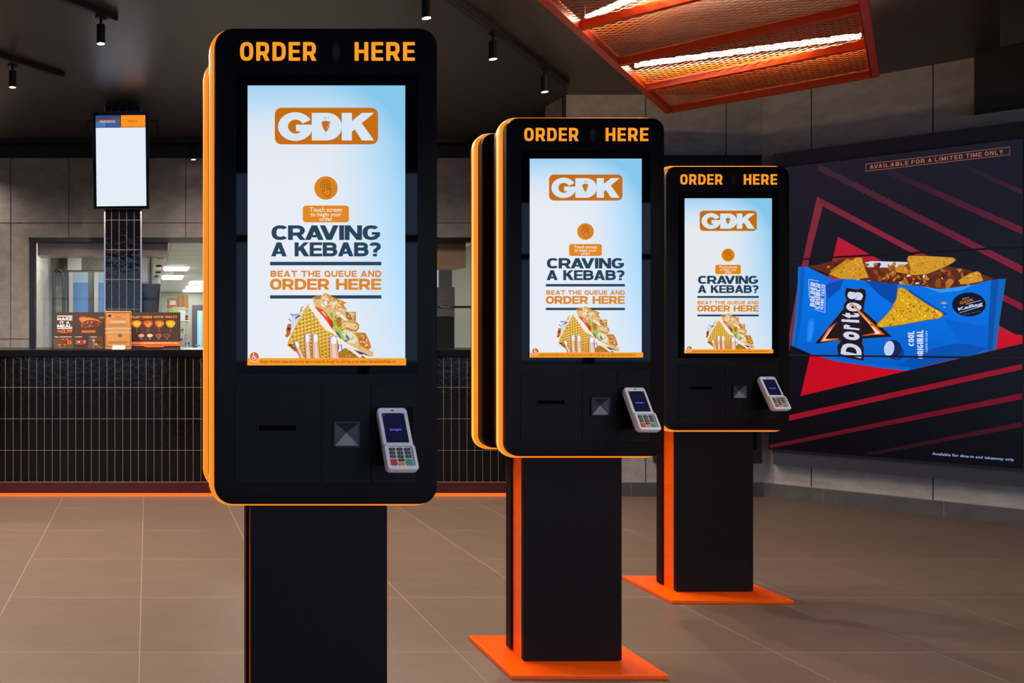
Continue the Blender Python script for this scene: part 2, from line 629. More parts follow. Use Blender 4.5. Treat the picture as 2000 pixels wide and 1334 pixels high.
class Art(MB):
    """flat picture on a plane: local x right, z up, facing -y; P maps source pixels to (x, z)"""

    def __init__(s, P, colour=em, step=0.00008):
        super().__init__()
        s.P, s.c, s.step, s.n = P, colour, step, 0

    def nxt(s):
        s.n += 1
        return s

    def M(s, c):
        return c if isinstance(c, bpy.types.Material) else s.c(c)

    def poly(s, pts, c, up=True):
        if up:
            s.n += 1
        y = -s.n * s.step
        q = []
        for p in pts:
            x, z = s.P(*p)
            q.append((x, y, z))
        return s.face(q, s.M(c))

    def rect(s, x0, y0, x1, y1, c, up=True):
        return s.poly([(x0, y0), (x1, y0), (x1, y1), (x0, y1)], c, up)

    def rrect(s, x0, y0, x1, y1, r, c, up=True):
        return s.poly([(x, y) for x, y in rr(x1 - x0, y1 - y0, r, 6, (x0 + x1) / 2, (y0 + y1) / 2)], c, up)

    def oval(s, cx, cy, rx, ry, c, up=True, n=24, a=0.0):
        ca, sa = math.cos(a), math.sin(a)
        pts = []
        for i in range(n):
            t = 2 * PI * i / n
            u, v = rx * math.cos(t), ry * math.sin(t)
            pts.append((cx + u * ca - v * sa, cy + u * sa + v * ca))
        return s.poly(pts, c, up)

    def line(s, pts, wd, c, up=True):
        if up:
            s.n += 1
        for a, b in zip(pts, pts[1:]):
            dx, dy = b[0] - a[0], b[1] - a[1]
            l = math.hypot(dx, dy) or 1
            nx, ny = -dy / l * wd / 2, dx / l * wd / 2
            ex, ey = dx / l * wd * 0.25, dy / l * wd * 0.25
            s.poly([(a[0] - ex + nx, a[1] - ey + ny), (b[0] + ex + nx, b[1] + ey + ny), (b[0] + ex - nx, b[1] + ey - ny), (a[0] - ex - nx, a[1] - ey - ny)], c, False)
        return s

    def text(s, t, quad, c, bold=0.0, shear=0.0, space=1.0, line=1.0, align='LEFT', up=True, pen=None):
        """quad: pixel corners of the writing's own top-left, top-right, bottom-right, bottom-left; or a box x0,y0,x1,y1"""
        if up:
            s.n += 1
        if len(quad) == 4 and not isinstance(quad[0], tuple):
            x0, y0, x1, y1 = quad
            quad = [(x0, y0), (x1, y0), (x1, y1), (x0, y1)]
        tl, tr, br, bl = quad
        if pen is not None and set(t) <= STROKE:
            V, Fs = strokes(t, pen[0], pen[1], pen[2], shear, pen[3] if len(pen) > 3 else 2.5)
        else:
            V, Fs = glyphs(t, bold, shear, space, line, align)
        y = -s.n * s.step
        q = []
        for a, b in V:
            x = (bl[0] * (1 - a) + br[0] * a) * (1 - b) + (tl[0] * (1 - a) + tr[0] * a) * b
            yy = (bl[1] * (1 - a) + br[1] * a) * (1 - b) + (tl[1] * (1 - a) + tr[1] * a) * b
            X, Z = s.P(x, yy)
            q.append((X, y, Z))
        return s.mesh(q, Fs, s.M(c))

    def flecks(s, poly, n, cols, r0, r1, flat=0.6, ang=None, seed=1):
        rd = random.Random(seed)
        xs, ys = [p[0] for p in poly], [p[1] for p in poly]
        k = 0
        s.n += 1
        for _ in range(n * 20):
            p = (rd.uniform(min(xs), max(xs)), rd.uniform(min(ys), max(ys)))
            if not inside(p, poly):
                continue
            r = rd.uniform(r0, r1)
            a = rd.uniform(0, PI) if ang is None else ang + rd.uniform(-0.3, 0.3)
            pts = []
            ok = True
            for i in range(7):
                t = 2 * PI * i / 7
                q = r * rd.uniform(0.7, 1.15)
                u, v = q * math.cos(t), q * flat * math.sin(t)
                e = (p[0] + u * math.cos(a) - v * math.sin(a), p[1] + u * math.sin(a) + v * math.cos(a))
                if not inside(e, poly):
                    ok = False
                    break
                pts.append(e)
            if not ok:
                continue
            s.n += 0.02
            s.poly(pts, rd.choice(cols), False)
            k += 1
            if k >= n:
                break
        s.n = math.ceil(s.n)
        return s

    def done(s, name, parent=None, loc=None, rot=None):
        o = s.build(name, parent, loc, rot, fix=False)
        # every face looks towards -y
        me = o.data
        b = bmesh.new()
        b.from_mesh(me)
        b.normal_update()
        for f in b.faces:
            if f.normal.y > 0:
                f.normal_flip()
        b.to_mesh(me)
        b.free()
        return o


# ================================================================== the room
YB = 5.87            # face of the counter and of the rear concrete wall
ZC = 3.067           # ceiling
XC = (1490 - CX) * YB / F     # corner of rear wall and slanting wall
YK = 7.33            # wall with the kitchen window
R45 = -PI / 4

f = MB().box(-4.2, 9.0, -3.2, 9.0, -0.1, 0.0, M_FLOOR).build('floor')
struct(f)
c = MB().box(-4.2, 9.0, -3.2, YK, ZC, ZC + 0.12, M_CEIL).build('ceiling')
struct(c)
struct(MB().box(-4.3, -4.2, -3.2, 21, 0, 3.4, M_CONC).build('wall_left'))
# shopfront behind the camera: low wall, piers and glazing bars
wb = MB()
wb.box(-4.2, 9.0, -3.3, -3.15, 0, 0.15, M_DARK)
wb.box(-4.2, 9.0, -3.3, -3.15, 2.75, ZC, M_DARK)
wb.box(-4.2, -2.5, -3.3, -3.15, 0.15, 2.75, M_CONC)
wb.box(6.5, 9.0, -3.3, -3.15, 0.15, 2.75, M_CONC)
for x in (-1.0, 0.5, 2.0, 3.5, 5.0):
    wb.box(x - 0.04, x + 0.04, -3.28, -3.17, 0.15, 2.75, M_DARK)
wb.box(-2.5, 6.5, -3.27, -3.18, 2.1, 2.16, M_DARK)
struct(wb.build('wall_shopfront'))
pv = MB()
pv.box(-30, 30, -40, -3.4, -0.15, -0.1, mat('pavement_grey', (120, 120, 122), 0.8))
struct(pv.build('floor_pavement'))


def panel_wall(name, length, z0, z1, joints, hj=(), thick=0.12, skip=None):
    """concrete faced wall in local x, facing -y, with thin shadow joints"""
    m = MB()
    if skip:
        a, b, zt, zb = skip
        m.box(0, a, 0, thick, z0, z1, M_CONC)
        m.box(b, length, 0, thick, z0, z1, M_CONC)
        m.box(a, b, 0, thick, zt, z1, M_CONC)
        m.box(a, b, 0, thick, z0, zb, M_CONC)
    else:
        m.box(0, length, 0, thick, z0, z1, M_CONC)
    for x in joints:
        if skip and skip[0] < x < skip[1]:
            m.box(x - 0.003, x + 0.003, -0.0012, 0.002, skip[2], z1, M_JOINT)
        else:
            m.box(x - 0.003, x + 0.003, -0.0012, 0.002, z0, z1, M_JOINT)
    for z in hj:
        if skip and skip[3] < z < skip[2]:
            m.box(0, skip[0], -0.0012, 0.002, z - 0.003, z + 0.003, M_JOINT)
            m.box(skip[1], length, -0.0012, 0.002, z - 0.003, z + 0.003, M_JOINT)
        else:
            m.box(0, length, -0.0012, 0.002, z - 0.003, z + 0.003, M_JOINT)
    return m


sB = F / YB
XR = (1105 - CX) / sB            # free end of the rear wall
j = [(1261 - CX) / sB - XR, (1418 - CX) / sB - XR]
struct(panel_wall('wall_rear', XC - XR, 0, ZC, j).build('wall_rear', loc=(XR, YB, 0)))
# its return, running back beside the counter
struct(MB().box(0, 0.12, 0.1205, 0.30, 0, ZC, M_CONC).build('wall_return', loc=(XR, YB, 0)))
struct(MB().box(XR - 0.02, XR + 0.0, YB - 0.006, YB + 0.012, 0, ZC, M_DARK).build('trim_1'))
# slanting wall with the video wall
WL = 4.6
struct(panel_wall('wall_slanting', WL, 0, ZC, [0.281, 0.909, 1.537, 2.165, 2.793, 3.42]).build('wall_slanting', loc=(XC, YB, 0), rot=(0, 0, R45)))
struct(MB().box(0, 0.12, -6.4, 0, 0, ZC, M_CONC).build('wall_right', loc=(XC + WL * 0.7071, YB - WL * 0.7071, 0)))
# tiled skirting along both
M_SKIRT = noise_mat('skirting_tile', (72, 68, 68), (84, 80, 79), 10, 0.5)
M_GROUT = mat('skirting_grout', (128, 118, 112), 0.8)


def skirt(name, length, joints, loc, rz):
    m = MB().box(0, length, -0.012, 0, 0, 0.104, M_SKIRT)
    m.box(0, length, -0.013, 0, 0.104, 0.108, M_GROUT)
    for x in joints:
        m.box(x - 0.0015, x + 0.0015, -0.0128, 0, 0, 0.104, M_GROUT)
    return struct(m.build(name, loc=loc, rot=(0, 0, rz)))


skirt('baseboard_rear', XC - XR, [0.49, 1.09], (XR, YB - 0.0005, 0), 0)
skirt('baseboard_slanting', WL, [0.345, 0.96, 1.57, 2.18, 2.8, 3.4], (XC - 0.0005, YB - 0.0005, 0), R45)

# kitchen wall with its serving window
sK = F / YK
XW0 = -4.2


def kx(x):
    return (x - CX) / sK


def kz(y):
    return H + (CY - y) / sK


WX0, WX1, WZ0, WZ1 = kx(59), 3.25, 1.0, kz(465)
js = [kx(20.7) - 1.088, kx(20.7), kx(134.2), kx(248), kx(362.6), kx(362.6) + 0.553, kx(362.6) + 1.106, kx(362.6) + 1.66, kx(362.6) + 2.21]
struct(panel_wall('w', 4.4 - XW0, 0, ZC, [x - XW0 for x in js], (kz(435.4), kz(662)), 0.12,
                  (WX0 - XW0, WX1 - XW0, WZ1, WZ0)).build('wall_kitchen', loc=(XW0, YK, 0)))
bk = MB().box(-4.2, XR + 1.2, YK - 0.03, YK - 0.002, kz(309), ZC - 0.001, mat('black_fascia', (14, 13, 15), 0.55))
struct(bk.build('trim_2'))
struct(MB().box(4.41, 4.53, YB + 0.13, YK, 0, 3.2, M_CONC).build('wall_service_side'))
FRM = mat('black_window_frame', (17, 17, 19), 0.4)
wn = thing('window_1', 'black-framed serving window into the bright kitchen', 'window', (WX0, YK, 0))
struct(wn)
fr = MB()
ww = WX1 - WX0
t = 0.045
fr.box(-0.01, ww + 0.01, -0.02, 0.10, WZ1 - 0.038, WZ1 + 0.004, FRM)
fr.box(-0.006, t, -0.02, 0.10, WZ0, WZ1 - 0.038, FRM)
fr.box(ww - t, ww + 0.006, -0.02, 0.10, WZ0, WZ1 - 0.038, FRM)
fr.box(t, ww - t, -0.02, 0.10, WZ0, WZ0 + 0.03, FRM)
fr.build('window_frame', wn)
MB().box(t, ww - t, 0.03, 0.036, WZ0 + 0.03, WZ1 - 0.038, M_GLASS).build('pane', wn)

# ------------------------------------------------------------------ counter
ZT = H - (683 - CY) / sB      # worktop height
ct = thing('service_counter', 'long service counter clad in black stacked tiles under the kitchen window', 'counter', (0, 0, 0))
cx0, cx1 = -4.15, XR - 0.022
YF = YB
MB().box(cx0, cx1, YF, YF + 0.9, 0.1087, ZT - 0.057, M_TILE_BLACK).build('tiled_front', ct)
MB().box(cx0, cx1, YF - 0.012, YK - 0.035, ZT - 0.055, ZT, mat('black_worktop', (11, 10, 11), 0.25, 0, 0.1)).build('worktop', ct, bevel=0.004)
mp_ = MB().box(cx0, cx1, YF - 0.004, YF + 0.05, 0.024, 0.1065, noise_mat('maroon_plinth', (58, 14, 10), (74, 18, 12), 14, 0.22))
mp_.box(cx0, cx1, YF - 0.002, YF + 0.02, 0.1065, 0.1087, mat('tile_edge_trim', (190, 150, 130), 0.3, 0.6))
mp_.build('plinth', ct)
MB().box(cx0, cx1, YF - 0.006, YF + 0.012, 0.0, 0.023, mat('plinth_led', (160, 60, 10), 0.4, 0, 0.3, (255, 108, 38), 1.0)).build('led_strip', ct)

# ------------------------------------------------------------------ tiled pillar
YP = 6.18
sP = F / YP
pxa, pxb = (204.6 - CX) / sP, (275.6 - CX) / sP
M_TILE_P = tile_mat('pillar_tile', (9, 8, 11), (116, 106, 98), 0.0609, 0.239, pxa + 0.0545, ZT + 0.0825, 0.002, 0.06, 0.22, 'XZ', (11, 10, 13), 0.38, 0.8, 20)
pm = MB().box(pxa, pxb, YP, YP + 0.29, ZT + 0.001, ZC - 0.001, M_TILE_P)
EDGE = mat('pillar_edge_trim', (176, 170, 172), 0.25, 0.9)
for x in (pxa, pxb):
    pm.box(x - 0.006, x + 0.006, YP - 0.004, YP + 0.008, ZT + 0.001, ZC - 0.001, EDGE)
struct(pm.build('wall_pillar'), 'pillar clad in black glazed tiles')

# order display on the pillar
a = px(179.2, 218.0, 5.96)
b2 = px(183.4, 408.6, 6.14)
tv_h = (a - b2).length
tilt = math.atan2(b2.y - a.y, a.z - b2.z)
tvw = (291.8 - 179.2) * 5.96 / F
tvx = ((179.2 + 291.8) / 2 - CX) * 5.96 / F
tv = thing('order_status_display', 'upright order display with lit white screen hung on the tiled pillar', 'display', (tvx, b2.y, b2.z))
tv.rotation_euler = (tilt, 0, 0)
MB().prism(rr(tvw, tv_h, 0.004, 2, 0, tv_h / 2), 0, 0.03, mat('tv_casing', (40, 40, 46), 0.3, 0.3)).build('casing', tv)


def PT(x, y):
    v = (408.6 - y) / (408.6 - 218.0)
    l = 183.4 + (179.2 - 183.4) * v
    r = 292.3 + (291.8 - 292.3) * v
    return ((x - l) / (r - l) - 0.5) * tvw, v * tv_h


A = Art(PT)
A.poly([(180.4, 219.2), (290.8, 219.2), (291.2, 407.4), (184.4, 407.4)], M_GLASS_BLACK)
M_TVW = mat('tv_white', (4, 4, 5), 0.2, 0, 0.3, (226, 233, 243), 1.03)
A.poly([(187.2, 249), (284.3, 248), (286.6, 401.8), (189.9, 402.8)], M_TVW)
A.poly([(186.5, 225.5), (235, 225), (235, 247.5), (187, 248)], (44, 74, 122))
A.poly([(186.6, 233.2), (235, 229), (235, 232.0), (186.7, 236.5)], (128, 62, 50))  # this strip and both blue patches paint the outdoors reflected in the screen
A.poly([(186.8, 237), (207, 234.8), (207, 248), (187, 248)], (74, 118, 178))
A.poly([(209, 234.5), (235, 232.6), (235, 247.5), (209, 248)], (60, 96, 150))
A.poly([(236.2, 225), (283.7, 224.5), (284.1, 247.2), (236.2, 247.6)], (255, 146, 30))
A.text('PREPARING', [(195.5, 235), (225, 234.3), (225, 239), (195.5, 239.8)], (238, 186, 160), 0.012)
A.text('READY', [(250.8, 234.2), (268, 233.8), (268, 238), (250.8, 238.4)], (112, 62, 30), 0.004)
A.done('screen', tv, (0, -0.0008, 0))
MB().box(-0.1, 0.1, 0.03, 0.05, 0.2, 0.5, M_DARK).build('wall_bracket', tv)

# ------------------------------------------------------------------ video wall on the slanting wall
OFF = 0.095
S0 = (XC + YB) - OFF * 1.41421356


def S(x, y):
    """pixel of the photograph on the screen plane -> (distance along the wall, height)"""
    a_ = (x - CX) / F
    Y = S0 / (1 + a_)
    X = a_ * Y
    ox, oy = XC - OFF * 0.7071, YB - OFF * 0.7071
    return (X - ox) * 0.70711 - (Y - oy) * 0.70711, H + (CY - y) * Y / F


u0 = S(1502, 700)[0]
u1 = S(1997.5, 700)[0]
zt_, zb_ = 2.475, 0.378
vw = thing('video_wall', 'wall of stacked screens showing a blue crisp packet with kebab filling', 'video wall', (XC, YB, 0), R45)
hs = MB()
HM = mat('video_wall_housing', (46, 46, 54), 0.5)
HB = mat('video_wall_housing_dark', (20, 20, 23), 0.5)
hs.box(0.07, u1 + 0.35, -0.085, -0.001, 0.262, zb_ - 0.004, HM)
hs.box(0.07, u1 + 0.35, -0.085, -0.001, zt_ + 0.004, 2.588, HM)
hs.box(u1 + 0.006, u1 + 0.35, -0.085, -0.001, zb_ - 0.004, zt_ + 0.004, HB)
hs.box(0.07, u0 - 0.004, -0.085, -0.001, zb_ - 0.004, zt_ + 0.004, HB)
hs.box(u0 - 0.004, u1 + 0.006, -0.06, -0.001, zb_ - 0.004, zt_ + 0.004, HB)
hs.build('housing', vw)
# art: pixels of the photograph, laid on the screen plane
V = Art(S, step=0.00006)


def cA(x, y): return (1540 + x / 5.558, 480 + y / 5.558)
def cB(x, y): return (1740 + x / 5.558, 480 + y / 5.558)
def c2(x, y): return (1480 + x / 3.706, 240 + y / 3.706)
def c3(x, y): return (1530 + x / 4.0426, 450 + y / 4.0426)
def c4(x, y): return (1480 + x / 3.706, 700 + y / 3.706)


def Q(fn, *pts): return [fn(*p) for p in pts]


def rectW(ua, ub, za, zb, colr, y=0.0):
    V.face([(ua, y, za), (ub, y, za), (ub, y, zb), (ua, y, zb)], V.M(colr))


zs1, zs2 = S(1770, 495)[1], S(1770, 696.5)[1]


def screen_grad(name, c_a, c_b, z0, z1):
    m = em(c_a)
    m = m.copy()
    m.name = name
    N, L = nt(m)
    tc = N.new('ShaderNodeTexCoord')
    sp = N.new('ShaderNodeSeparateXYZ')
    L.new(tc.outputs['Object'], sp.inputs[0])
    mr = N.new('ShaderNodeMapRange')
    mr.inputs['From Min'].default_value = z0
    mr.inputs['From Max'].default_value = z1
    L.new(sp.outputs['Z'], mr.inputs['Value'])
    r = N.new('ShaderNodeValToRGB')
    r.color_ramp.elements[0].color = rgb(c_a)
    r.color_ramp.elements[1].color = rgb(c_b)
    L.new(mr.outputs['Result'], r.inputs['Fac'])
    L.new(r.outputs['Color'], N['Principled BSDF'].inputs['Emission Color'])
    return m


M_VW = screen_grad('poster_night_blue', (5, 4, 8), (29, 28, 40), zb_, zt_)
rectW(u0, u1, zb_, zt_, M_VW)
BGT, BGM, BGB = (31, 32, 47), (22, 23, 36), (12, 12, 20)


def stripe(ua, ub, la, lb, ca, cb, n=6):
    V.nxt()
    for i in range(n):
        p, q = i / n, (i + 1) / n
        V.poly([mixc(ua + (0,), ub + (0,), p)[:2], mixc(ua + (0,), ub + (0,), q)[:2], mixc(la + (0,), lb + (0,), q)[:2], mixc(la + (0,), lb + (0,), p)[:2]],
               mixc(ca, cb, (p + q) / 2), False)


stripe((1599, 320), (1997, 520), (1599, 333), (1997, 535), (52, 36, 48), (128, 28, 50))
stripe((1734, 329), (1997, 444), (1734, 341), (1997, 458), (40, 30, 44), (98, 28, 48))
stripe((1885, 321), (1997, 371), (1885, 330), (1997, 381), (34, 30, 44), (66, 28, 42))
stripe((1596, 384), (1812, 499), (1607, 403), (1790, 499), (110, 40, 54), (140, 36, 56))
stripe((1812, 499), (1997, 594), (1790, 499), (1997, 607), (140, 36, 56), (128, 18, 40))
V.poly([(1596, 384), (1607, 403), (1582, 500), (1572, 560), (1553, 640), (1541, 690), (1538, 670), (1560, 545), (1583, 440)], (126, 40, 54))
V.poly([(1636.5, 462.6), (1997, 661), (1997, 671), (1563.6, 773.4)], (178, 26, 48))
V.poly([(1605, 596), (1997, 655), (1997, 671), (1563.6, 773.4)], (196, 8, 32))
stripe((1536.7, 812), (1996, 710.8), (1536.7, 822.8), (1996, 721.6), (150, 16, 36), (140, 14, 36))
stripe((1504, 868.6), (1996, 768), (1504, 875.5), (1996, 779.6), (84, 12, 28), (112, 12, 32))
stripe((1685, 886.5), (1996, 824), (1712, 887.5), (1996, 834), (32, 12, 18), (72, 12, 24))
V.poly([(1690.5, 320.1), (1972.4, 286.4), (1972.4, 302.8), (1690.5, 335.2)], (142, 84, 66))
V.poly([(1691.6, 321.2), (1971.5, 287.7), (1971.5, 301.7), (1691.6, 333.9)], (33, 30, 42))
V.text('AVAILABLE FOR A LIMITED TIME ONLY', [(1698.6, 322.8), (1959, 292.2), (1959, 300.6), (1698.6, 330.2)], (176, 104, 74), pen=(0.8, 0.17, 0.3))
V.text('Available for dine-in and takeaway only', [(1820.5, 883.2), (1980.5, 895.2), (1980.5, 902), (1820.5, 890)], (150, 170, 226), 0.012)
# packet: back rim, filling, chips
fill = Q(c3, (190, 285), (300, 265), (420, 235), (520, 222), (640, 245), (760, 243), (980, 250), (1060, 215), (1260, 280), (1420, 300), (1560, 345), (1660, 380), (1600, 420), (1270, 470), (900, 440), (480, 395), (370, 350))
V.poly(fill, (92, 44, 24))
V.poly(Q(c3, (630, 255), (700, 243), (980, 250), (990, 300), (640, 290)), (206, 214, 240))
V.flecks(fill, 60, [(138, 74, 28), (164, 98, 40), (112, 54, 26), (84, 36, 20), (180, 116, 54)], 6, 13, 0.6, seed=13)
V.flecks(fill, 70, [(150, 84, 28), (116, 58, 26), (172, 104, 40), (74, 30, 18), (190, 128, 62), (120, 34, 20)], 2.5, 8, 0.6, seed=3)
V.flecks(Q(c3, (560, 330), (760, 330), (980, 320), (1340, 360), (1360, 430), (1230, 450), (900, 425), (560, 395)), 26, [(216, 206, 196), (190, 120, 50), (142, 26, 18), (230, 190, 120)], 1.5, 5, 0.5, seed=5)


def chip(pts, colr=(206, 146, 34), seed=1, n=50, r=(0.8, 3.0), deep=False):
    V.poly(pts, (150, 92, 14))
    cx_ = sum(p[0] for p in pts) / len(pts)
    cy_ = sum(p[1] for p in pts) / len(pts)
    ins = [(cx_ + (p[0] - cx_) * 0.965, cy_ + (p[1] - cy_) * 0.965) for p in pts]
    V.poly(ins, colr)
    cols = [(222, 168, 50), (190, 124, 24), (232, 186, 70), (176, 108, 20)]
    if deep:
        cols = [(236, 206, 40), (176, 104, 10), (250, 226, 90), (150, 84, 8), (222, 180, 24), (190, 120, 14)]
    V.flecks(ins, n, cols, r[0], r[1], 0.55, seed=seed)


chip(Q(c3, (505, 222), (535, 230), (520, 330), (380, 350), (370, 320)), (190, 128, 30), 2, 24)
chip(Q(c3, (622, 212), (630, 250), (650, 310), (678, 375), (560, 388), (450, 385), (355, 345), (480, 265), (580, 212)), (208, 148, 38), 4, 60)
chip(Q(c3, (885, 300), (915, 268), (950, 268), (990, 320), (985, 345), (890, 330)), (206, 138, 34), 6, 14)
chip(Q(c3, (985, 202), (1030, 198), (1200, 205), (1345, 214), (1366, 236), (1330, 262), (1250, 300), (1140, 345), (1040, 355), (992, 350), (1000, 300), (975, 230)), (208, 150, 40), 7, 70)
chip(Q(c3, (1530, 322), (1556, 335), (1580, 400), (1500, 416), (1400, 428), (1380, 395), (1470, 340)), (206, 146, 34), 8, 30)
# packet body
BL = (0, 112, 226)
body = Q(c3, (117, 285), (190, 288), (300, 340), (400, 385), (480, 383), (640, 395), (900, 425), (1090, 440), (1230, 465), (1320, 455), (1500, 430), (1640, 392), (1700, 385), (1757, 382), (1740, 500), (1700, 760), (1680, 940), (1500, 985), (1250, 1040), (985, 1108), (800, 1090), (400, 1030), (200, 968), (65, 910), (90, 720), (112, 460))
M_PACK = screen_grad('packet_blue', (0, 92, 196), (0, 112, 226), S(1700, 720)[1], S(1700, 600)[1])
V.poly(body, M_PACK)
V.poly(Q(c3, (117, 285), (168, 287), (160, 460), (140, 720), (110, 925), (65, 910), (90, 720), (112, 460)), (4, 92, 186))
V.poly(Q(c3, (117, 285), (140, 286), (132, 460), (112, 720), (84, 917), (65, 910), (90, 720), (112, 460)), (6, 108, 206))
V.poly(Q(c3, (200, 700), (250, 690), (240, 800), (222, 880), (185, 880), (186, 780)), (18, 124, 234))
V.poly(Q(c3, (208, 720), (240, 712), (232, 790), (218, 860), (196, 862), (198, 790)), (34, 138, 240))
V.poly(Q(c3, (190, 288), (300, 340), (400, 385), (480, 383), (440, 412), (380, 408), (290, 352)), (40, 96, 190))
V.poly(Q(c3, (330, 430), (480, 383), (450, 460), (350, 545)), (10, 74, 178))
V.poly(Q(c3, (640, 395), (900, 425), (890, 560), (860, 580), (760, 510)), (6, 72, 170))
V.poly(Q(c3, (910, 500), (1000, 470), (1130, 560), (1300, 660), (1240, 690), (1000, 600)), (2, 74, 176))
V.poly(Q(c3, (1090, 440), (1230, 465), (1320, 455), (1500, 430), (1400, 476), (1240, 492)), (50, 150, 238))
V.poly(Q(c3, (1640, 392), (1757, 382), (1740, 500), (1700, 760), (1680, 940), (1610, 957), (1620, 700)), (2, 80, 164))
V.poly(Q(c3, (1700, 385), (1757, 382), (1740, 500), (1700, 760), (1680, 940), (1650, 948), (1670, 700)), (6, 100, 186))
V.poly(Q(c3, (1180, 930), (1390, 890), (1610, 930), (1500, 985), (1250, 1040), (985, 1108), (900, 1060)), (0, 80, 176))
V.poly(Q(c3, (1270, 700), (1600, 760), (1610, 930), (1390, 890)), (0, 96, 204))
V.poly(Q(c3, (200, 968), (400, 1030), (800, 1090), (985, 1108), (1000, 1080), (800, 1060), (400, 1000), (210, 950)), (0, 100, 206))
# emblem: dark triangle with burning edges behind the brand lettering
DK = (30, 22, 26)
V.poly(Q(cA, (285, 1068), (600, 680), (700, 610), (890, 770), (1125, 988), (780, 1010), (500, 1030)), DK)
V.poly(Q(cA, (345, 1045), (430, 900), (525, 830), (400, 1010), (545, 1005), (540, 1020)), (226, 96, 16))
V.poly(Q(cA, (362, 1036), (440, 925), (480, 885), (392, 1017), (480, 1014)), (250, 222, 180))
V.poly(Q(cA, (660, 650), (688, 618), (720, 650), (905, 830), (1045, 965), (900, 968), (690, 995), (935, 945), (880, 850), (740, 690), (700, 640)), (232, 92, 14))
V.poly(Q(cA, (670, 648), (688, 630), (740, 690), (900, 850), (1005, 955), (930, 957), (945, 940), (880, 855), (760, 720)), (250, 190, 110))
V.poly(Q(cA, (890, 855), (1000, 955), (935, 957), (950, 940)), (240, 236, 240))
# the word runs upwards: reading direction is up the picture
outl = Q(cA, (625, 455), (745, 475), (790, 460), (835, 480), (845, 530), (826, 625), (820, 690), (800, 735), (790, 920), (810, 1000), (800, 1060), (820, 1110), (818, 1248), (680, 1225), (540, 1195), (528, 1090), (560, 1040), (585, 1000), (590, 870), (570, 780), (600, 740), (600, 640), (632, 590), (610, 530))
V.poly(outl, (60, 30, 26))
V.poly(Q(cA, (632, 462), (745, 482), (788, 468), (828, 488), (838, 530), (818, 625), (812, 690), (792, 735), (782, 920), (802, 1000), (792, 1060), (812, 1110), (810, 1240), (680, 1216), (548, 1188), (536, 1092), (568, 1044), (592, 1004), (598, 870), (578, 784), (608, 744), (608, 644), (640, 594), (618, 534)), DK)
WH = (206, 212, 236)


def up_text(t_, quad, bold=0.04, shear=0.0, colr=WH, fn=cA):
    """quad corners in crop pixels: reading start-top, end-top, end-bottom, start-bottom (text runs upwards)"""
    V.text(t_, Q(fn, *quad), colr, bold, shear, pen=(0.62, 0.24, 0.09) if len(t_) > 1 else None)


up_text('D', [(566, 1175), (580, 1040), (800, 1085), (790, 1222)], 0.05, -0.0)
up_text('o', [(592, 1012), (596, 920), (775, 945), (772, 1035)], 0.05)
up_text('r', [(596, 900), (600, 850), (770, 870), (770, 918)], 0.05)
up_text('i', [(572, 825), (572, 795), (768, 805), (768, 838)], 0.05)
up_text('t', [(578, 782), (578, 722), (770, 735), (775, 788)], 0.05)
up_text('o', [(622, 712), (632, 605), (798, 630), (790, 715)], 0.05)
up_text('s', [(636, 575), (645, 492), (815, 510), (800, 595)], 0.055)
# fire line crosses the second o
V.poly(Q(cA, (660, 655), (686, 620), (720, 652), (905, 830), (960, 890), (900, 870), (740, 700), (700, 648)), (222, 84, 12))
V.poly(Q(cA, (672, 650), (687, 632), (730, 676), (900, 845), (880, 850), (750, 710), (700, 655)), (250, 180, 90))
up_text('BOLDER', [(232, 668), (240, 392), (296, 400), (284, 664)], 0.03, 0.2)
up_text('CRUNCH', [(288, 690), (298, 402), (352, 412), (340, 684)], 0.03, 0.2)
up_text('ICONIC TASTE', [(345, 698), (362, 412), (398, 420), (378, 692)], 0.01, 0.2)
V.line(Q(cA, (226, 560), (222, 366), (330, 385)), 0.9, WH)
V.line(Q(cA, (285, 690), (396, 724), (398, 425)), 0.9, WH)
up_text('COOL', [(195, 1095), (180, 935), (256, 925), (250, 1085)], 0.03, 0.2, WH, cB)
up_text('ORIGINAL', [(290, 1230), (278, 925), (352, 912), (352, 1222)], 0.03, 0.2, WH, cB)
up_text('FLAVOUR CORN CHIPS', [(376, 1160), (376, 925), (398, 920), (396, 1158)], 0.006, 0.2, (150, 190, 236), cB)
# big chip, crumbs and dip pot
chip(Q(c3, (905, 452), (930, 445), (960, 458), (1030, 510), (1150, 590), (1260, 650), (1270, 670), (1240, 695), (1130, 710), (950, 745), (770, 770), (738, 760), (736, 740), (790, 690), (850, 620), (890, 540)), (216, 164, 26), 11, 190, (0.8, 3.4), True)
V.poly(Q(c3, (1240, 578), (1262, 562), (1292, 574), (1280, 583)), (214, 160, 30))
V.poly(Q(c3, (1262, 603), (1276, 600), (1278, 612), (1266, 612)), (200, 150, 20))
V.oval(*c3(880, 960), 19, 15, (8, 60, 150), True, 24, 0.5)
V.oval(*c3(862, 932), 17.5, 17, (22, 34, 88))
V.oval(*c3(838, 932), 11.5, 16.5, (28, 40, 100), True, 24, 0.15)
V.oval(*c3(835, 932), 10, 15, (190, 204, 240), True, 24, 0.15)
V.flecks([(c3(835, 932)[0] + 8 * math.cos(i), c3(835, 932)[1] + 12 * math.sin(i)) for i in [k * PI / 8 for k in range(16)]], 8, [(206, 216, 246), (172, 188, 232)], 1, 2.4, seed=9)
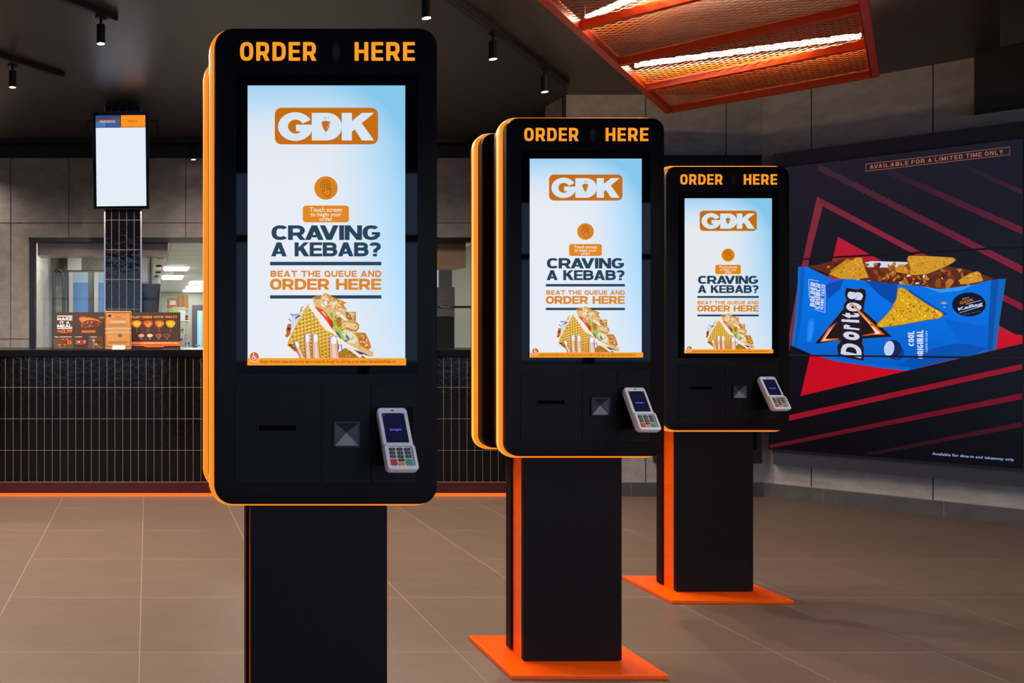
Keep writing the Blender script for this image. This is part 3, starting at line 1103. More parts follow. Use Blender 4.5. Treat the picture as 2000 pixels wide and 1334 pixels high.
# round badge
V.oval(*c3(1465, 585), 33, 23.5, (12, 16, 34), True, 40, 0.0)
V.line(Q(c3, (1440, 584), (1560, 552)), 0.9, (190, 200, 230))
V.line(Q(c3, (1392, 650), (1545, 606)), 0.9, (190, 200, 230))
V.text('GDK', Q(c3, (1388, 562), (1500, 532), (1504, 556), (1394, 588)), (170, 92, 44), pen=(1.0, 0.3, 0.06))
V.text('KeBag', Q(c3, (1376, 612), (1570, 562), (1576, 600), (1384, 642)), (190, 200, 230), 0.035)
V.text('GERMAN', Q(c3, (1408, 540), (1466, 525), (1468, 533), (1410, 549)), (150, 160, 190), 0.02)
V.text('LIMITED TIME ONLY', Q(c3, (1418, 662), (1560, 634), (1562, 640), (1420, 668)), (110, 120, 150), 0.0)
V.done('display', vw, (0, -OFF - 0.0005, 0))
bz = MB()
for z in (zs1, zs2):
    bz.box(u0, u1, -OFF - 0.0165, -0.061, z - 0.0065, z + 0.0065, mat('screen_bezel', (6, 6, 7), 0.4))
bz.box(u0 - 0.006, u0, -OFF - 0.012, -0.061, zb_, zt_, MATS['screen_bezel'])
bz.box(u1, u1 + 0.006, -OFF - 0.012, -0.061, zb_, zt_, MATS['screen_bezel'])
bz.box(u0, u1, -OFF - 0.012, -0.061, zb_ - 0.008, zb_, MATS['screen_bezel'])
bz.box(u0, u1, -OFF - 0.012, -0.061, zt_, zt_ + 0.008, MATS['screen_bezel'])
bz.build('bezel', vw)
# dark screens on the rear wall beside it
dk = thing('dark_display_panel', 'switched-off black display housing on the rear concrete wall', 'display panel', (XC, YB, 0))
xl = (1275 - CX) / sB - XC
MB().box(xl, -0.075, -0.085, -0.004, 0.262, 2.588, HB).build('housing', dk)
MB().box(xl + 0.02, -0.12, -0.088, -0.085, 0.37, 2.475, M_GLASS_BLACK).build('screen', dk)

# black bulkhead high on the slanting wall
struct(MB().box(1.10, 4.4, -0.14, -0.001, 2.685, ZC - 0.001, mat('bulkhead_black', (13, 13, 14), 0.6)).build('trim_3', loc=(XC, YB, 0), rot=(0, 0, R45)))
md_p = px(1953, 92, 4.2)
mo = thing('hanging_monitor', 'black monitor hung from the ceiling above the slanting wall', 'monitor', (md_p.x, 4.2, md_p.z), -0.95)
MB().box(0, 0.75, 0, 0.05, 0, 0.44, M_DARK).build('casing', mo)
MB().box(0.13, 0.73, -0.002, 0, 0.09, 0.42, em((120, 160, 220))).build('screen', mo)
MB().box(0.33, 0.39, 0.015, 0.04, 0.44, ZC - md_p.z, M_DARK).build('ceiling_pole', mo)

# ================================================================== kiosks
def K(x, y):
    """pixel on the large kiosk's face -> local (x, z)"""
    return (x - 637.0) / 770.0, 1.2 + (661 - y) / 770.0


HW, HH, HR = 0.565, 1.208, 0.046
HZ = 0.784 + HH / 2
D = 0.1515


def kiosk():
    k = thing('ordering_kiosk', 'x', 'kiosk', (0, 0, 0))
    MB().box(-0.277, 0.277, -0.183, 0.183, 0.0, 0.017, M_ORANGE).build('base_plate', k, bevel=0.003)
    MB().box(-0.1805, 0.1805, -0.0705, -0.0505, 0.021, HZ, M_BLACK).build('post_panel', k, bevel=0.002)
    MB().box(-0.1805, 0.1805, 0.0300, 0.0705, 0.021, HZ, M_BLACK).build('post_panel', k, bevel=0.002)
    MB().box(-0.172, 0.172, -0.0500, 0.0295, 0.017, HZ, M_ORANGE).build('post_core', k)

    def ring(y, grow):
        o = rr(HW + 2 * grow, HH + 2 * grow, HR + grow, 10)
        return [(x, y, HZ + z) for x, z in o]
    for s in (-1, 1):
        sh = MB()
        sh.loops([ring(s * D, -0.0035), ring(s * (D - 0.0012), -0.0008), ring(s * (D - 0.004), 0), ring(s * (D - 0.0255), 0)], M_BLACK)
        sh.build('head_shell', k, smooth=True)
        lr = MB()
        y0, y1 = D - 0.026, D - 0.064
        rs = [ring(s * (y0 + (y1 - y0) * t_), g) for t_, g in ((0, 0.006), (0.14, 0.0095), (0.3, 0.0105), (0.7, 0.0105), (0.86, 0.0095), (1, 0.006))]
        lr.loops(rs[:3], M_LED_EDGE, False)
        ym = y0 + (y1 - y0) * 0.40
        yn = y0 + (y1 - y0) * 0.58
        ra, rb = ring(s * ym, 0.0105), ring(s * yn, 0.0105)
        lr.loops([rs[2], ra], M_LED, False)
        lr.loops([ra, rb], M_LED_CORE, False)
        lr.loops([rb, rs[3]], M_LED, False)
        lr.loops(rs[3:], M_LED_EDGE, False)
        lr.loops([ring(s * y0, 0.006), ring(s * y0, -0.01)], M_LED_EDGE, False)
        lr.loops([ring(s * y1, 0.006), ring(s * y1, -0.01)], M_LED_EDGE, False)
        lr.build('light_ring', k, smooth=True)
        ih = MB()
        ih.loops([ring(s * (D - 0.0645), -0.002), ring(s * (D - 0.1), -0.002), ring(s * (D - 0.104), -0.006)], M_BLACK)
        ih.build('head_back_shell', k, smooth=True)
    MB().prism(rr(HW - 0.09, HH - 0.09, 0.03, 6, 0, HZ), -D + 0.1042, D - 0.1042, mat('orange_core', (190, 52, 10), 0.4)).build('head_core', k)
    yf = -D
    # lit lettering
    for t_, bx in (('ORDER', (468.8, 78.5, 618, 115)), ('HERE', (692.5, 78.5, 810, 115))):
        L_ = Art(K)
        L_.text(t_, bx, M_LETTER, pen=(0.66, 0.195, 0.15, 2.9))
        L_.done('header_lettering', k, (0, yf - 0.0006, 0))
    cs = MB()
    x_, z_ = K(656, 98)
    cs.prism(rr(0.020, 0.046, 0.0095, 6, x_, z_), yf - 0.0015, yf + 0.001, mat('camera_window', (58, 42, 36), 0.1))
    cs.prism(rr(0.010, 0.010, 0.0049, 6, x_, z_ + 0.01), yf - 0.0022, yf - 0.0014, M_DARK)
    cs.build('camera_window', k)
    # glass with the picture
    x0, z1 = K(461.5, 142)
    x1, z0 = K(815, 727)
    g = MB().prism(rr(x1 - x0, z1 - z0, 0.003, 2, (x0 + x1) / 2, (z0 + z1) / 2), yf - 0.0012, yf + 0.002, M_GLASS_BLACK).build('display_glass', k)
    kiosk_picture().done('display', g, (0, yf - 0.0016, 0))
    # service doors
    def door(name, xa, xb):
        a0, t1 = K(xa, 748)
        a1, t0 = K(xb, 940)
        o = MB().box(a0, a1, yf - 0.0016, yf + 0.002, t0, t1, M_BLACK).build(name, k, bevel=0.0008)
        return o
    dp = door('printer_door', 458.5, 626.8)
    ds = door('scanner_door', 628.6, 724)
    dt = door('terminal_door', 725.6, 812.5)
    x0, z1 = K(502, 824)
    x1, z0 = K(581, 840)
    sl = MB()
    sl.box(x0, x1, yf - 0.004, yf - 0.0016, z1 - 0.004, z1, M_BLACK)
    sl.box(x0, x1, yf - 0.004, yf - 0.0016, z0, z0 + 0.004, M_BLACK)
    sl.box(x0, x0 + 0.004, yf - 0.004, yf - 0.0016, z0 + 0.004, z1 - 0.004, M_BLACK)
    sl.box(x1 - 0.004, x1, yf - 0.004, yf - 0.0016, z0 + 0.004, z1 - 0.004, M_BLACK)
    sl.box(x0 + 0.004, x1 - 0.004, yf - 0.0022, yf - 0.0016, z0 + 0.004, z1 - 0.004, mat('slot_black', (1, 1, 1), 0.8, 0, 0.05))  # near-black plate paints the shade inside the slot
    sl.build('receipt_slot', dp)
    x0, z1 = K(650.5, 819)
    x1, z0 = K(701.8, 869)
    sc = MB()
    fw = 0.004
    sc.box(x0, x1, yf - 0.007, yf - 0.0016, z1 - fw, z1, M_BLACK2)
    sc.box(x0, x1, yf - 0.007, yf - 0.0016, z0, z0 + fw, M_BLACK2)
    sc.box(x0, x0 + fw, yf - 0.007, yf - 0.0016, z0 + fw, z1 - fw, M_BLACK2)
    sc.box(x1 - fw, x1, yf - 0.007, yf - 0.0016, z0 + fw, z1 - fw, M_BLACK2)
    c_ = ((x0 + x1) / 2, yf - 0.0018, (z0 + z1) / 2 + 0.004)
    q = [(x0 + fw, yf - 0.0062, z0 + fw), (x1 - fw, yf - 0.0062, z0 + fw), (x1 - fw, yf - 0.0062, z1 - fw), (x0 + fw, yf - 0.0062, z1 - fw)]
    SM = (mat('scanner_ramp', (138, 126, 114), 0.35), mat('scanner_side', (60, 57, 54), 0.3), mat('scanner_top', (22, 21, 22), 0.3))  # facet colours carry the light: ramp lit, sides dimmer, top shaded
    for i, m_ in enumerate((SM[0], SM[1], SM[2], SM[1])):
        sc.face([q[i], q[(i + 1) % 4], c_], m_)
    for dx in (-0.012, 0.012):
        sc.box(c_[0] + dx - 0.0016, c_[0] + dx + 0.0016, yf - 0.0072, yf - 0.0062, z0 + fw + 0.001, z0 + fw + 0.0028, em((96, 84, 255)))
    sc.build('scanner_window', ds)
    # cradle that carries the card terminal
    x0, z1 = K(738, 796)
    x1, z0 = K(800, 905)
    cr = MB()
    cr.box(x0 - 0.004, x1 + 0.008, yf - 0.0022, yf - 0.0016, z0, z1 + 0.006, mat('recess_black', (2, 2, 2), 0.6, 0, 0.1))  # near-black plate paints the shade of a recess the shell lacks
    xm = (x0 + x1) / 2
    cr.mesh([(xm + sx * 0.028, y, z) for sx in (-1, 1) for y, z in ((yf - 0.0022, 1.009), (yf - 0.0022, 0.94), (yf - 0.058, 0.894), (yf - 0.064, 0.9125))],
            [(0, 1, 2, 3), (4, 5, 6, 7), (0, 1, 5, 4), (1, 2, 6, 5), (2, 3, 7, 6), (3, 0, 4, 7)], M_BLACK2)
    cr.build('terminal_cradle', dt)
    # the far side carries its own screen
    x0, z1 = K(461.5, 142)
    x1, z0 = K(815, 727)
    MB().box(x0, x1, D - 0.001, D + 0.0015, z0, z1, M_GLASS_BLACK).build('rear_display_glass', k)
    return k


def kiosk_picture():
    A = Art(K)
    # background of the picture: pale with a blue glow at the top and one side
    m = mat('kiosk_picture_ground', (4, 4, 5), 0.16, 0, 0.35, (228, 232, 240), 1.0)
    N, L = nt(m)
    tc = N.new('ShaderNodeTexCoord')
    sp = N.new('ShaderNodeSeparateXYZ')
    L.new(tc.outputs['Object'], sp.inputs[0])

    def ramp(axis, a0, a1, pw):
        mr = N.new('ShaderNodeMapRange')
        mr.inputs['From Min'].default_value = a0
        mr.inputs['From Max'].default_value = a1
        L.new(sp.outputs[axis], mr.inputs['Value'])
        p = N.new('ShaderNodeMath')
        p.operation = 'POWER'
        L.new(mr.outputs['Result'], p.inputs[0])
        p.inputs[1].default_value = pw
        return p
    x0, z1 = K(483.5, 163.5)
    x1, z0 = K(791, 709.5)
    r1 = ramp('X', x0 + 0.15, x1, 2.0)
    r2 = ramp('Z', z1 - 0.16, z1, 1.8)
    r3 = ramp('Z', z0 - 0.1, z1 - 0.1, 0.8)
    mu = N.new('ShaderNodeMath')
    mu.operation = 'MULTIPLY'
    L.new(r1.outputs[0], mu.inputs[0])
    L.new(r3.outputs[0], mu.inputs[1])
    m2 = N.new('ShaderNodeMath')
    m2.operation = 'MULTIPLY'
    L.new(r2.outputs[0], m2.inputs[0])
    m2.inputs[1].default_value = 0.75
    ad = N.new('ShaderNodeMath')
    ad.operation = 'ADD'
    ad.use_clamp = True
    L.new(mu.outputs[0], ad.inputs[0])
    L.new(m2.outputs[0], ad.inputs[1])
    r = N.new('ShaderNodeValToRGB')
    r.color_ramp.elements[0].color = rgb((229, 233, 240))
    r.color_ramp.elements[1].color = rgb((134, 200, 236))
    e = r.color_ramp.elements.new(0.4)
    e.color = rgb((190, 222, 246))
    L.new(ad.outputs[0], r.inputs['Fac'])
    L.new(r.outputs['Color'], N['Principled BSDF'].inputs['Emission Color'])
    A.rect(483.5, 163.5, 791, 709.5, m)
    OR, OR2, NV = (198, 108, 2), (222, 132, 2), (34, 62, 84)
    A.rrect(536.5, 207, 738, 278.5, 13, OR)
    W = (214, 230, 244)
    # emblem letters drawn as heavy shapes, in pixels of a closer view
    def g(x, y): return (480 + x / 5.131, 180 + y / 5.131)
    gpts = []
    for i in range(33):          # outer bowl
        t_ = math.radians(-28 - 304 * i / 32)
        gpts.append(g(495 + 172 * math.cos(t_), 327 + 144 * math.sin(t_)))
    gpts2 = []
    for i in range(33):
        t_ = math.radians(-24 - 312 * i / 32)
        gpts2.append(g(498 + 76 * math.cos(t_), 327 + 70 * math.sin(t_)))
    A.nxt()
    for i in range(32):
        A.poly([gpts[i], gpts[i + 1], gpts2[i + 1], gpts2[i]], W, False)
    A.poly([g(502, 308), g(664, 308), g(660, 372), g(640, 410), g(600, 440), g(555, 378), g(502, 372)], W, False)
    dd = [g(660, 190), g(805, 190)]
    for i in range(17):
        t_ = math.radians(-90 + 180 * i / 16)
        dd.append(g(812 + 150 * math.cos(t_), 328 + 138 * math.sin(t_)))
    dd += [g(660, 466)]
    A.poly(dd, W)
    A.poly([g(960, 190), g(1062, 190), g(1062, 272), g(1162, 190), g(1284, 190), g(1160, 294), g(1284, 466), g(1162, 466), g(1090, 356), g(1062, 378), g(1062, 466), g(960, 466)], W)
    # spit between the letters
    kb = [g(758, 290), g(770, 274), (g(800, 270)), g(838, 276), g(848, 292), g(820, 300), g(846, 306), g(840, 316), g(812, 318), g(840, 326), g(834, 338), g(806, 336), g(828, 348), g(820, 362), g(806, 378), g(796, 378), g(776, 350), g(764, 320)]
    A.poly(kb, OR)
    A.line([g(802, 240), g(802, 276)], 0.7, OR)
    A.line([g(802, 372), g(802, 415)], 0.7, OR)
    A.oval(*g(788, 238), 1.3, 1.3, OR, False, 10)
    A.oval(*g(824, 238), 1.3, 1.3, OR, False, 10)
    # touch button with outlined hand
    A.oval(636.3, 363.6, 22.8, 22.8, (220, 128, 0), True, 40)
    BR = (92, 52, 14)

    def arc(cx, cy, r_, a0, a1, n=14):
        return [(cx + r_ * math.cos(math.radians(a0 + (a1 - a0) * i / n)), cy + r_ * math.sin(math.radians(a0 + (a1 - a0) * i / n))) for i in range(n + 1)]
    A.line(arc(635.3, 357.5, 9.6, 130, 410), 0.9, BR)
    A.line(arc(635.3, 357.5, 6.0, 140, 400), 0.9, BR)
    hand = [g(786, 970), g(786, 915), g(790, 903), g(800, 900), g(810, 906), g(812, 945), g(818, 940), g(826, 946), g(830, 944), g(838, 944), g(842, 950), g(852, 952), g(854, 990), g(846, 1012), g(830, 1024), g(806, 1024), g(786, 1010), g(762, 978), g(762, 968), g(772, 964), g(786, 972)]
    A.line(hand, 0.9, BR)
    A.line([g(812, 945), g(812, 962)], 0.8, BR)
    A.line([g(826, 946), g(826, 962)], 0.8, BR)
    A.line([g(840, 950), g(840, 964)], 0.8, BR)
    A.rrect(591, 398, 681, 430.7, 6, (226, 134, 0))
    TW = (244, 240, 232)
    A.text('Touch screen', (604.5, 401.5, 667, 410.2), TW, 0.006)
    A.text('to begin your', (606, 411.0, 666, 421.6), TW, 0.006)
    A.text('order', (623.5, 420.2, 648.5, 428), TW, 0.006)
    A.text('CRAVING', (530, 436.6, 741.5, 465.2), NV, pen=(0.80, 0.225, 0.028))
    A.text('A KEBAB?', (529, 469.8, 743, 497.2), NV, pen=(0.80, 0.225, 0.028))
    A.rect(527, 507.7, 744, 514.6, NV)
    A.text('BEAT THE QUEUE AND', (528, 525, 743.8, 537.3), OR2, pen=(1.0, 0.25, 0.15))
    A.text('ORDER HERE', (527, 540.8, 743.8, 562.4), OR2, pen=(0.85, 0.235, 0.05))
    A.rect(527, 573, 744, 579.6, NV)
    # wrap held in a hand
    def h(x, y): return (540 + x / 9.53, 560 + y / 9.53)
    def H_(*p): return [h(*q_) for q_ in p]
    WHT, GLD, TAN = (236, 230, 226), (222, 170, 34), (206, 140, 44)
    A.poly(H_((245, 460), (330, 470), (470, 420), (440, 500), (420, 580), (300, 740), (270, 720), (290, 560)), (206, 214, 226))
    A.line(H_((255, 465), (290, 495), (400, 490)), 1.6, (96, 92, 140))
    A.line(H_((225, 560), (270, 610)), 2.2, (128, 140, 190))
    A.line(H_((350, 550), (430, 500)), 3.0, (120, 60, 120))
    A.poly(H_((430, 430), (450, 350), (510, 320), (530, 380), (470, 430)), (196, 146, 80))
    A.poly(H_((455, 420), (480, 345), (515, 330), (520, 380)), (240, 236, 226))
    A.poly(H_((205, 660), (265, 650), (270, 740), (250, 850), (190, 912), (150, 880), (180, 840), (175, 760)), (196, 96, 26))
    A.poly(H_((200, 720), (265, 735), (250, 780), (200, 770)), (90, 36, 60))
    # fillings behind the bread
    A.poly(H_((665, 165), (760, 125), (830, 130), (900, 75), (960, 110), (1100, 185), (1200, 215), (1300, 265), (1240, 295), (1300, 380), (1300, 410), (1280, 440), (1470, 430), (1470, 610), (1520, 650), (1525, 740), (1480, 800), (1640, 820), (1700, 930), (1755, 1090), (1710, 1140), (1800, 1170), (1790, 1270), (1640, 1200), (1300, 1080), (1120, 950), (700, 330)), (222, 186, 120))
    A.poly(H_((665, 165), (760, 125), (830, 130), (820, 190), (740, 210)), (184, 118, 24))
    A.poly(H_((900, 75), (960, 110), (1100, 185), (1200, 215), (1300, 265), (1240, 295), (1290, 400), (1240, 380), (1150, 260), (980, 200)), (212, 140, 22))
    A.flecks(H_((840, 120), (960, 180), (1120, 230), (1220, 330), (1290, 420), (1100, 400), (900, 380), (740, 290), (780, 200)), 46, [(240, 232, 224), (232, 200, 140), (214, 160, 70), (248, 242, 236), (226, 208, 200)], 1.2, 5, 0.6, seed=21)
    A.poly(H_((1080, 500), (1200, 540), (1190, 700), (1140, 730), (1080, 640)), (176, 116, 24))
    A.poly(H_((1265, 430), (1470, 430), (1470, 610), (1420, 610), (1300, 520)), (218, 178, 120))
    A.poly(H_((1265, 430), (1330, 440), (1420, 600), (1300, 560)), (176, 104, 10))
    A.poly(H_((1430, 440), (1470, 435), (1470, 610), (1430, 610)), (190, 120, 30))
    A.poly(H_((1100, 440), (1160, 440), (1320, 590), (1280, 600), (1120, 480)), (244, 238, 230))
    A.poly(H_((1180, 690), (1210, 620), (1300, 600), (1460, 625), (1525, 665), (1525, 740), (1470, 800), (1350, 770), (1280, 740), (1200, 790)), (172, 106, 8))
    A.poly(H_((1195, 690), (1220, 630), (1300, 612), (1450, 640), (1505, 680), (1505, 735), (1460, 780), (1370, 750), (1290, 720), (1210, 765)), (226, 194, 130))
    A.poly(H_((1440, 830), (1640, 820), (1700, 930), (1755, 1090), (1700, 1140), (1540, 1060), (1500, 900)), (204, 126, 22))
    A.flecks(H_((1440, 840), (1630, 830), (1690, 940), (1740, 1080), (1700, 1120), (1540, 1040), (1500, 900)), 26, [(232, 190, 110), (176, 92, 6), (244, 232, 214), (222, 150, 44)], 1.2, 4.4, 0.6, seed=22)
    A.poly(H_((980, 450), (1040, 450), (1040, 560), (1010, 540)), (96, 196, 20))
    A.poly(H_((1040, 560), (1080, 590), (1135, 690), (1050, 720)), (120, 208, 40))
    A.poly(H_((1050, 720), (1180, 750), (1240, 880), (1260, 980), (1200, 920), (1080, 780)), (140, 210, 20))
    A.poly(H_((1240, 760), (1420, 830), (1500, 960), (1440, 1030), (1320, 1000), (1230, 880)), (222, 226, 196))
    A.poly(H_((1290, 850), (1370, 950), (1330, 965), (1270, 900)), (126, 40, 160))
    A.poly(H_((1250, 960), (1310, 950), (1310, 985), (1260, 985)), (150, 50, 170))
    A.poly(H_((1080, 770), (1160, 830), (1210, 970), (1180, 940), (1110, 850)), (134, 70, 180))
    A.poly(H_((690, 345), (770, 350), (850, 390), (950, 500), (1030, 600), (1050, 680), (1030, 760), (960, 650), (860, 520)), (226, 76, 12))
    A.poly(H_((960, 560), (1030, 600), (1050, 680), (1030, 760), (975, 670)), (228, 24, 6))
    A.poly(H_((820, 420), (850, 425), (930, 520), (900, 510)), (244, 226, 214))
    A.poly(H_((1150, 1180), (1300, 1080), (1500, 1180), (1660, 1290), (1150, 1290)), (176, 120, 16))
    A.flecks(H_((1160, 1180), (1300, 1100), (1500, 1200), (1620, 1285), (1160, 1285)), 18, [(226, 176, 50), (120, 76, 8)], 1.2, 3.4, 0.45, 0.6, 23)
    A.poly(H_((1210, 1030), (1300, 1040), (1460, 1110), (1600, 1230), (1540, 1290), (1380, 1170), (1230, 1080)), (236, 228, 206))
    A.poly(H_((1415, 1130), (1600, 1190), (1620, 1230), (1540, 1220)), (100, 30, 110))
    A.poly(H_((1590, 1180), (1760, 1265), (1640, 1235)), (150, 60, 16))
    A.line(H_((1150, 1040), (1130, 1180)), 2, (92, 66, 150))
    A.line(H_((1190, 1040), (1210, 1150)), 2, (120, 90, 190))
    A.flecks(H_((760, 150), (900, 90), (1180, 230), (1290, 400), (1100, 430), (880, 390), (720, 310)), 40, [(244, 238, 232), (238, 206, 150), (222, 168, 84), (206, 130, 30)], 1, 3.2, 0.6, seed=41)
    A.flecks(H_((1050, 470), (1250, 450), (1450, 440), (1460, 600), (1200, 590), (1090, 640)), 22, [(240, 214, 160), (184, 118, 40), (160, 96, 16), (246, 236, 224)], 1, 3, 0.5, 0.7, 42)
    A.flecks(H_((1210, 690), (1300, 630), (1490, 670), (1490, 730), (1330, 740)), 16, [(244, 232, 204), (206, 150, 60), (236, 210, 160)], 1, 2.8, 0.6, seed=43)
    A.flecks(H_((1060, 730), (1230, 780), (1420, 850), (1480, 980), (1280, 980), (1150, 860)), 30, [(120, 210, 30), (240, 240, 224), (140, 60, 170), (176, 222, 80), (226, 226, 210)], 1, 3, 0.45, 0.7, 44)
    A.flecks(H_((1440, 1000), (1560, 1080), (1700, 1150), (1600, 1190), (1440, 1110)), 14, [(226, 190, 120), (240, 232, 214), (190, 120, 50)], 1, 2.6, 0.5, 0.6, 45)
    # bread with waffle marks
    bread = H_((580, 290), (640, 270), (680, 300), (760, 420), (880, 600), (1020, 790), (1130, 900), (1140, 1000), (1100, 1290), (440, 1290), (390, 1210), (190, 1060), (215, 950), (300, 780), (430, 540), (520, 390))
    A.poly(bread, (222, 172, 36))
    A.nxt()
    ca, sa = math.cos(0.62), math.sin(0.62)
    for i in range(-22, 30):
        for jx in range(-24, 34):
            u_, v_ = i * 8.8 + (jx % 2) * 4.4, jx * 5.6
            p = (590 + u_ * ca - v_ * sa, 640 + u_ * sa + v_ * ca)
            if not inside(p, bread):
                continue
            low = max(0.0, min(1.0, (p[1] - 655) / 35))
            for c_, dx, dy, ra, rb in ((mixc((150, 104, 8), (112, 58, 8), low), 0.9, 1.2, 3.0, 1.5), (mixc((250, 228, 164), (214, 150, 40), low), -0.9, -0.6, 2.6, 1.25)):
                q_ = [(p[0] + dx + ra * math.cos(t_) * ca - rb * math.sin(t_) * sa, p[1] + dy + ra * math.cos(t_) * sa + rb * math.sin(t_) * ca) for t_ in [k_ * PI / 3 for k_ in range(6)]]
                if all(inside(e_, bread) for e_ in q_):
                    A.n += 0.003
                    A.poly(q_, c_, False)
    A.n = math.ceil(A.n)
    A.flecks(H_((200, 1060), (250, 1000), (420, 1100), (500, 1280), (440, 1290), (390, 1210)), 20, [(116, 58, 14), (96, 44, 10), (150, 84, 16)], 1.5, 4, 0.6, seed=25)
    # sauce along the bread's edge
    A.poly(H_((590, 285), (640, 272), (690, 300), (700, 350), (860, 530), (1000, 730), (1140, 890), (1100, 870), (900, 770), (760, 580), (660, 430), (580, 330)), (240, 234, 228))
    A.flecks(H_((650, 400), (760, 560), (900, 750), (860, 760), (720, 560)), 14, [(250, 220, 180), (236, 190, 140)], 1, 3, 0.5, 0.9, 26)
    A.poly(H_((960, 900), (1140, 900), (1250, 990), (1500, 1130), (1440, 1130), (1220, 1030), (1110, 960), (980, 930)), (240, 232, 222))
    # fingers
    SK, SKD, NL, NLB = (226, 178, 152), (168, 104, 70), (238, 240, 250), (120, 160, 250)

    def finger(x0_, y0_, x1_, y1_, w0, w1, nail):
        dx, dy = x1_ - x0_, y1_ - y0_
        l = math.hypot(dx, dy)
        ux, uy = dx / l, dy / l
        nx, ny = -uy, ux

        def shape(s0, s1, off, head):
            pts = []
            for i in range(9):
                a_ = PI * i / 8
                pts.append((x0_ + off + nx * s0 * math.cos(a_) - ux * head * math.sin(a_), y0_ + ny * s0 * math.cos(a_) - uy * head * math.sin(a_)))
            pts.append((x1_ + off - nx * s1, y1_ - ny * s1))
            pts.append((x1_ + off + nx * s1, y1_ + ny * s1))
            return [h(*p) for p in pts]
        A.poly(shape(w0 + 8, w1 + 8, 0, w0 + 6), SKD)
        A.poly(shape(w0 - 4, w1 - 10, 2, w0), SK)
        A.poly(shape(w0 * 0.3, w1 * 0.35, 4, 0), (240, 206, 188))
        # nail
        n0 = [(x0_ - nx * w0 * 0.8 * math.cos(PI * i / 8) - ux * w0 * 1.05 * math.sin(PI * i / 8), y0_ - ny * w0 * 0.8 * math.cos(PI * i / 8) - uy * w0 * 1.05 * math.sin(PI * i / 8)) for i in range(9)]
        n1 = [(x0_ + ux * nail + nx * w0 * 0.75 * math.cos(PI * i / 6), y0_ + uy * nail + ny * w0 * 0.75 * math.cos(PI * i / 6) + 14 * math.sin(PI * i / 6) * uy) for i in range(7)]
        A.poly([h(*p) for p in n0 + n1], NLB)
        A.poly([h(p[0] + 14, p[1] + 4) for p in n0 + n1], NL)
    finger(350, 1010, 470, 1290, 34, 40, 70)
    finger(548, 880, 580, 1290, 44, 52, 90)
    finger(700, 885, 728, 1290, 48, 72, 90)
    finger(1035, 950, 1060, 1290, 66, 88, 60)
    # allergy bar and wheelchair badge
    A.rect(482, 695.5, 790.5, 709.5, (255, 154, 14))
    A.text('allergen information please ask any of our team or access this through The GDK App or our website GermanDonerKebab.com', (506.5, 698.4, 771, 707.0), (70, 50, 34), 0.006)
    A.oval(495.5, 692.5, 9.8, 9.8, (250, 244, 238), True, 32)
    A.oval(495.5, 692.5, 8.7, 8.7, (212, 98, 30), True, 32)
    A.line(arc(494.6, 694.6, 3.3, 20, 290), 1.1, (250, 246, 240))
    A.line([(494.2, 689.6), (494.6, 693.2), (497.4, 693.4), (499, 697), (500.6, 696.4)], 1.2, (250, 246, 240))
    A.oval(494.0, 687.3, 1.3, 1.3, (250, 246, 240), False, 12)
    return A


kX = (0.4705, 1.5610 * 1.0, 2.656)
base = kiosk()
KP = [((637 - CX) / 770, F / 770 + D), ((1143.3 - CX) / 547.3, F / 547.3 + D), ((1421.7 - CX) / 426.7, F / 426.7 + D)]
KL = ['largest black order kiosk, its base cut off by the bottom of the picture',
      'middle black order kiosk on an orange base plate, between two others',
      'smallest black order kiosk, standing close to the crisp packet video wall']
kiosks = [base] + [copy_tree(base) for _ in (1, 2)]
for k_, (x, y), l in zip(kiosks, KP, KL):
    k_.location = (x, y, 0)
    tag(k_, l, 'kiosk', 'row of self-service order kiosks')


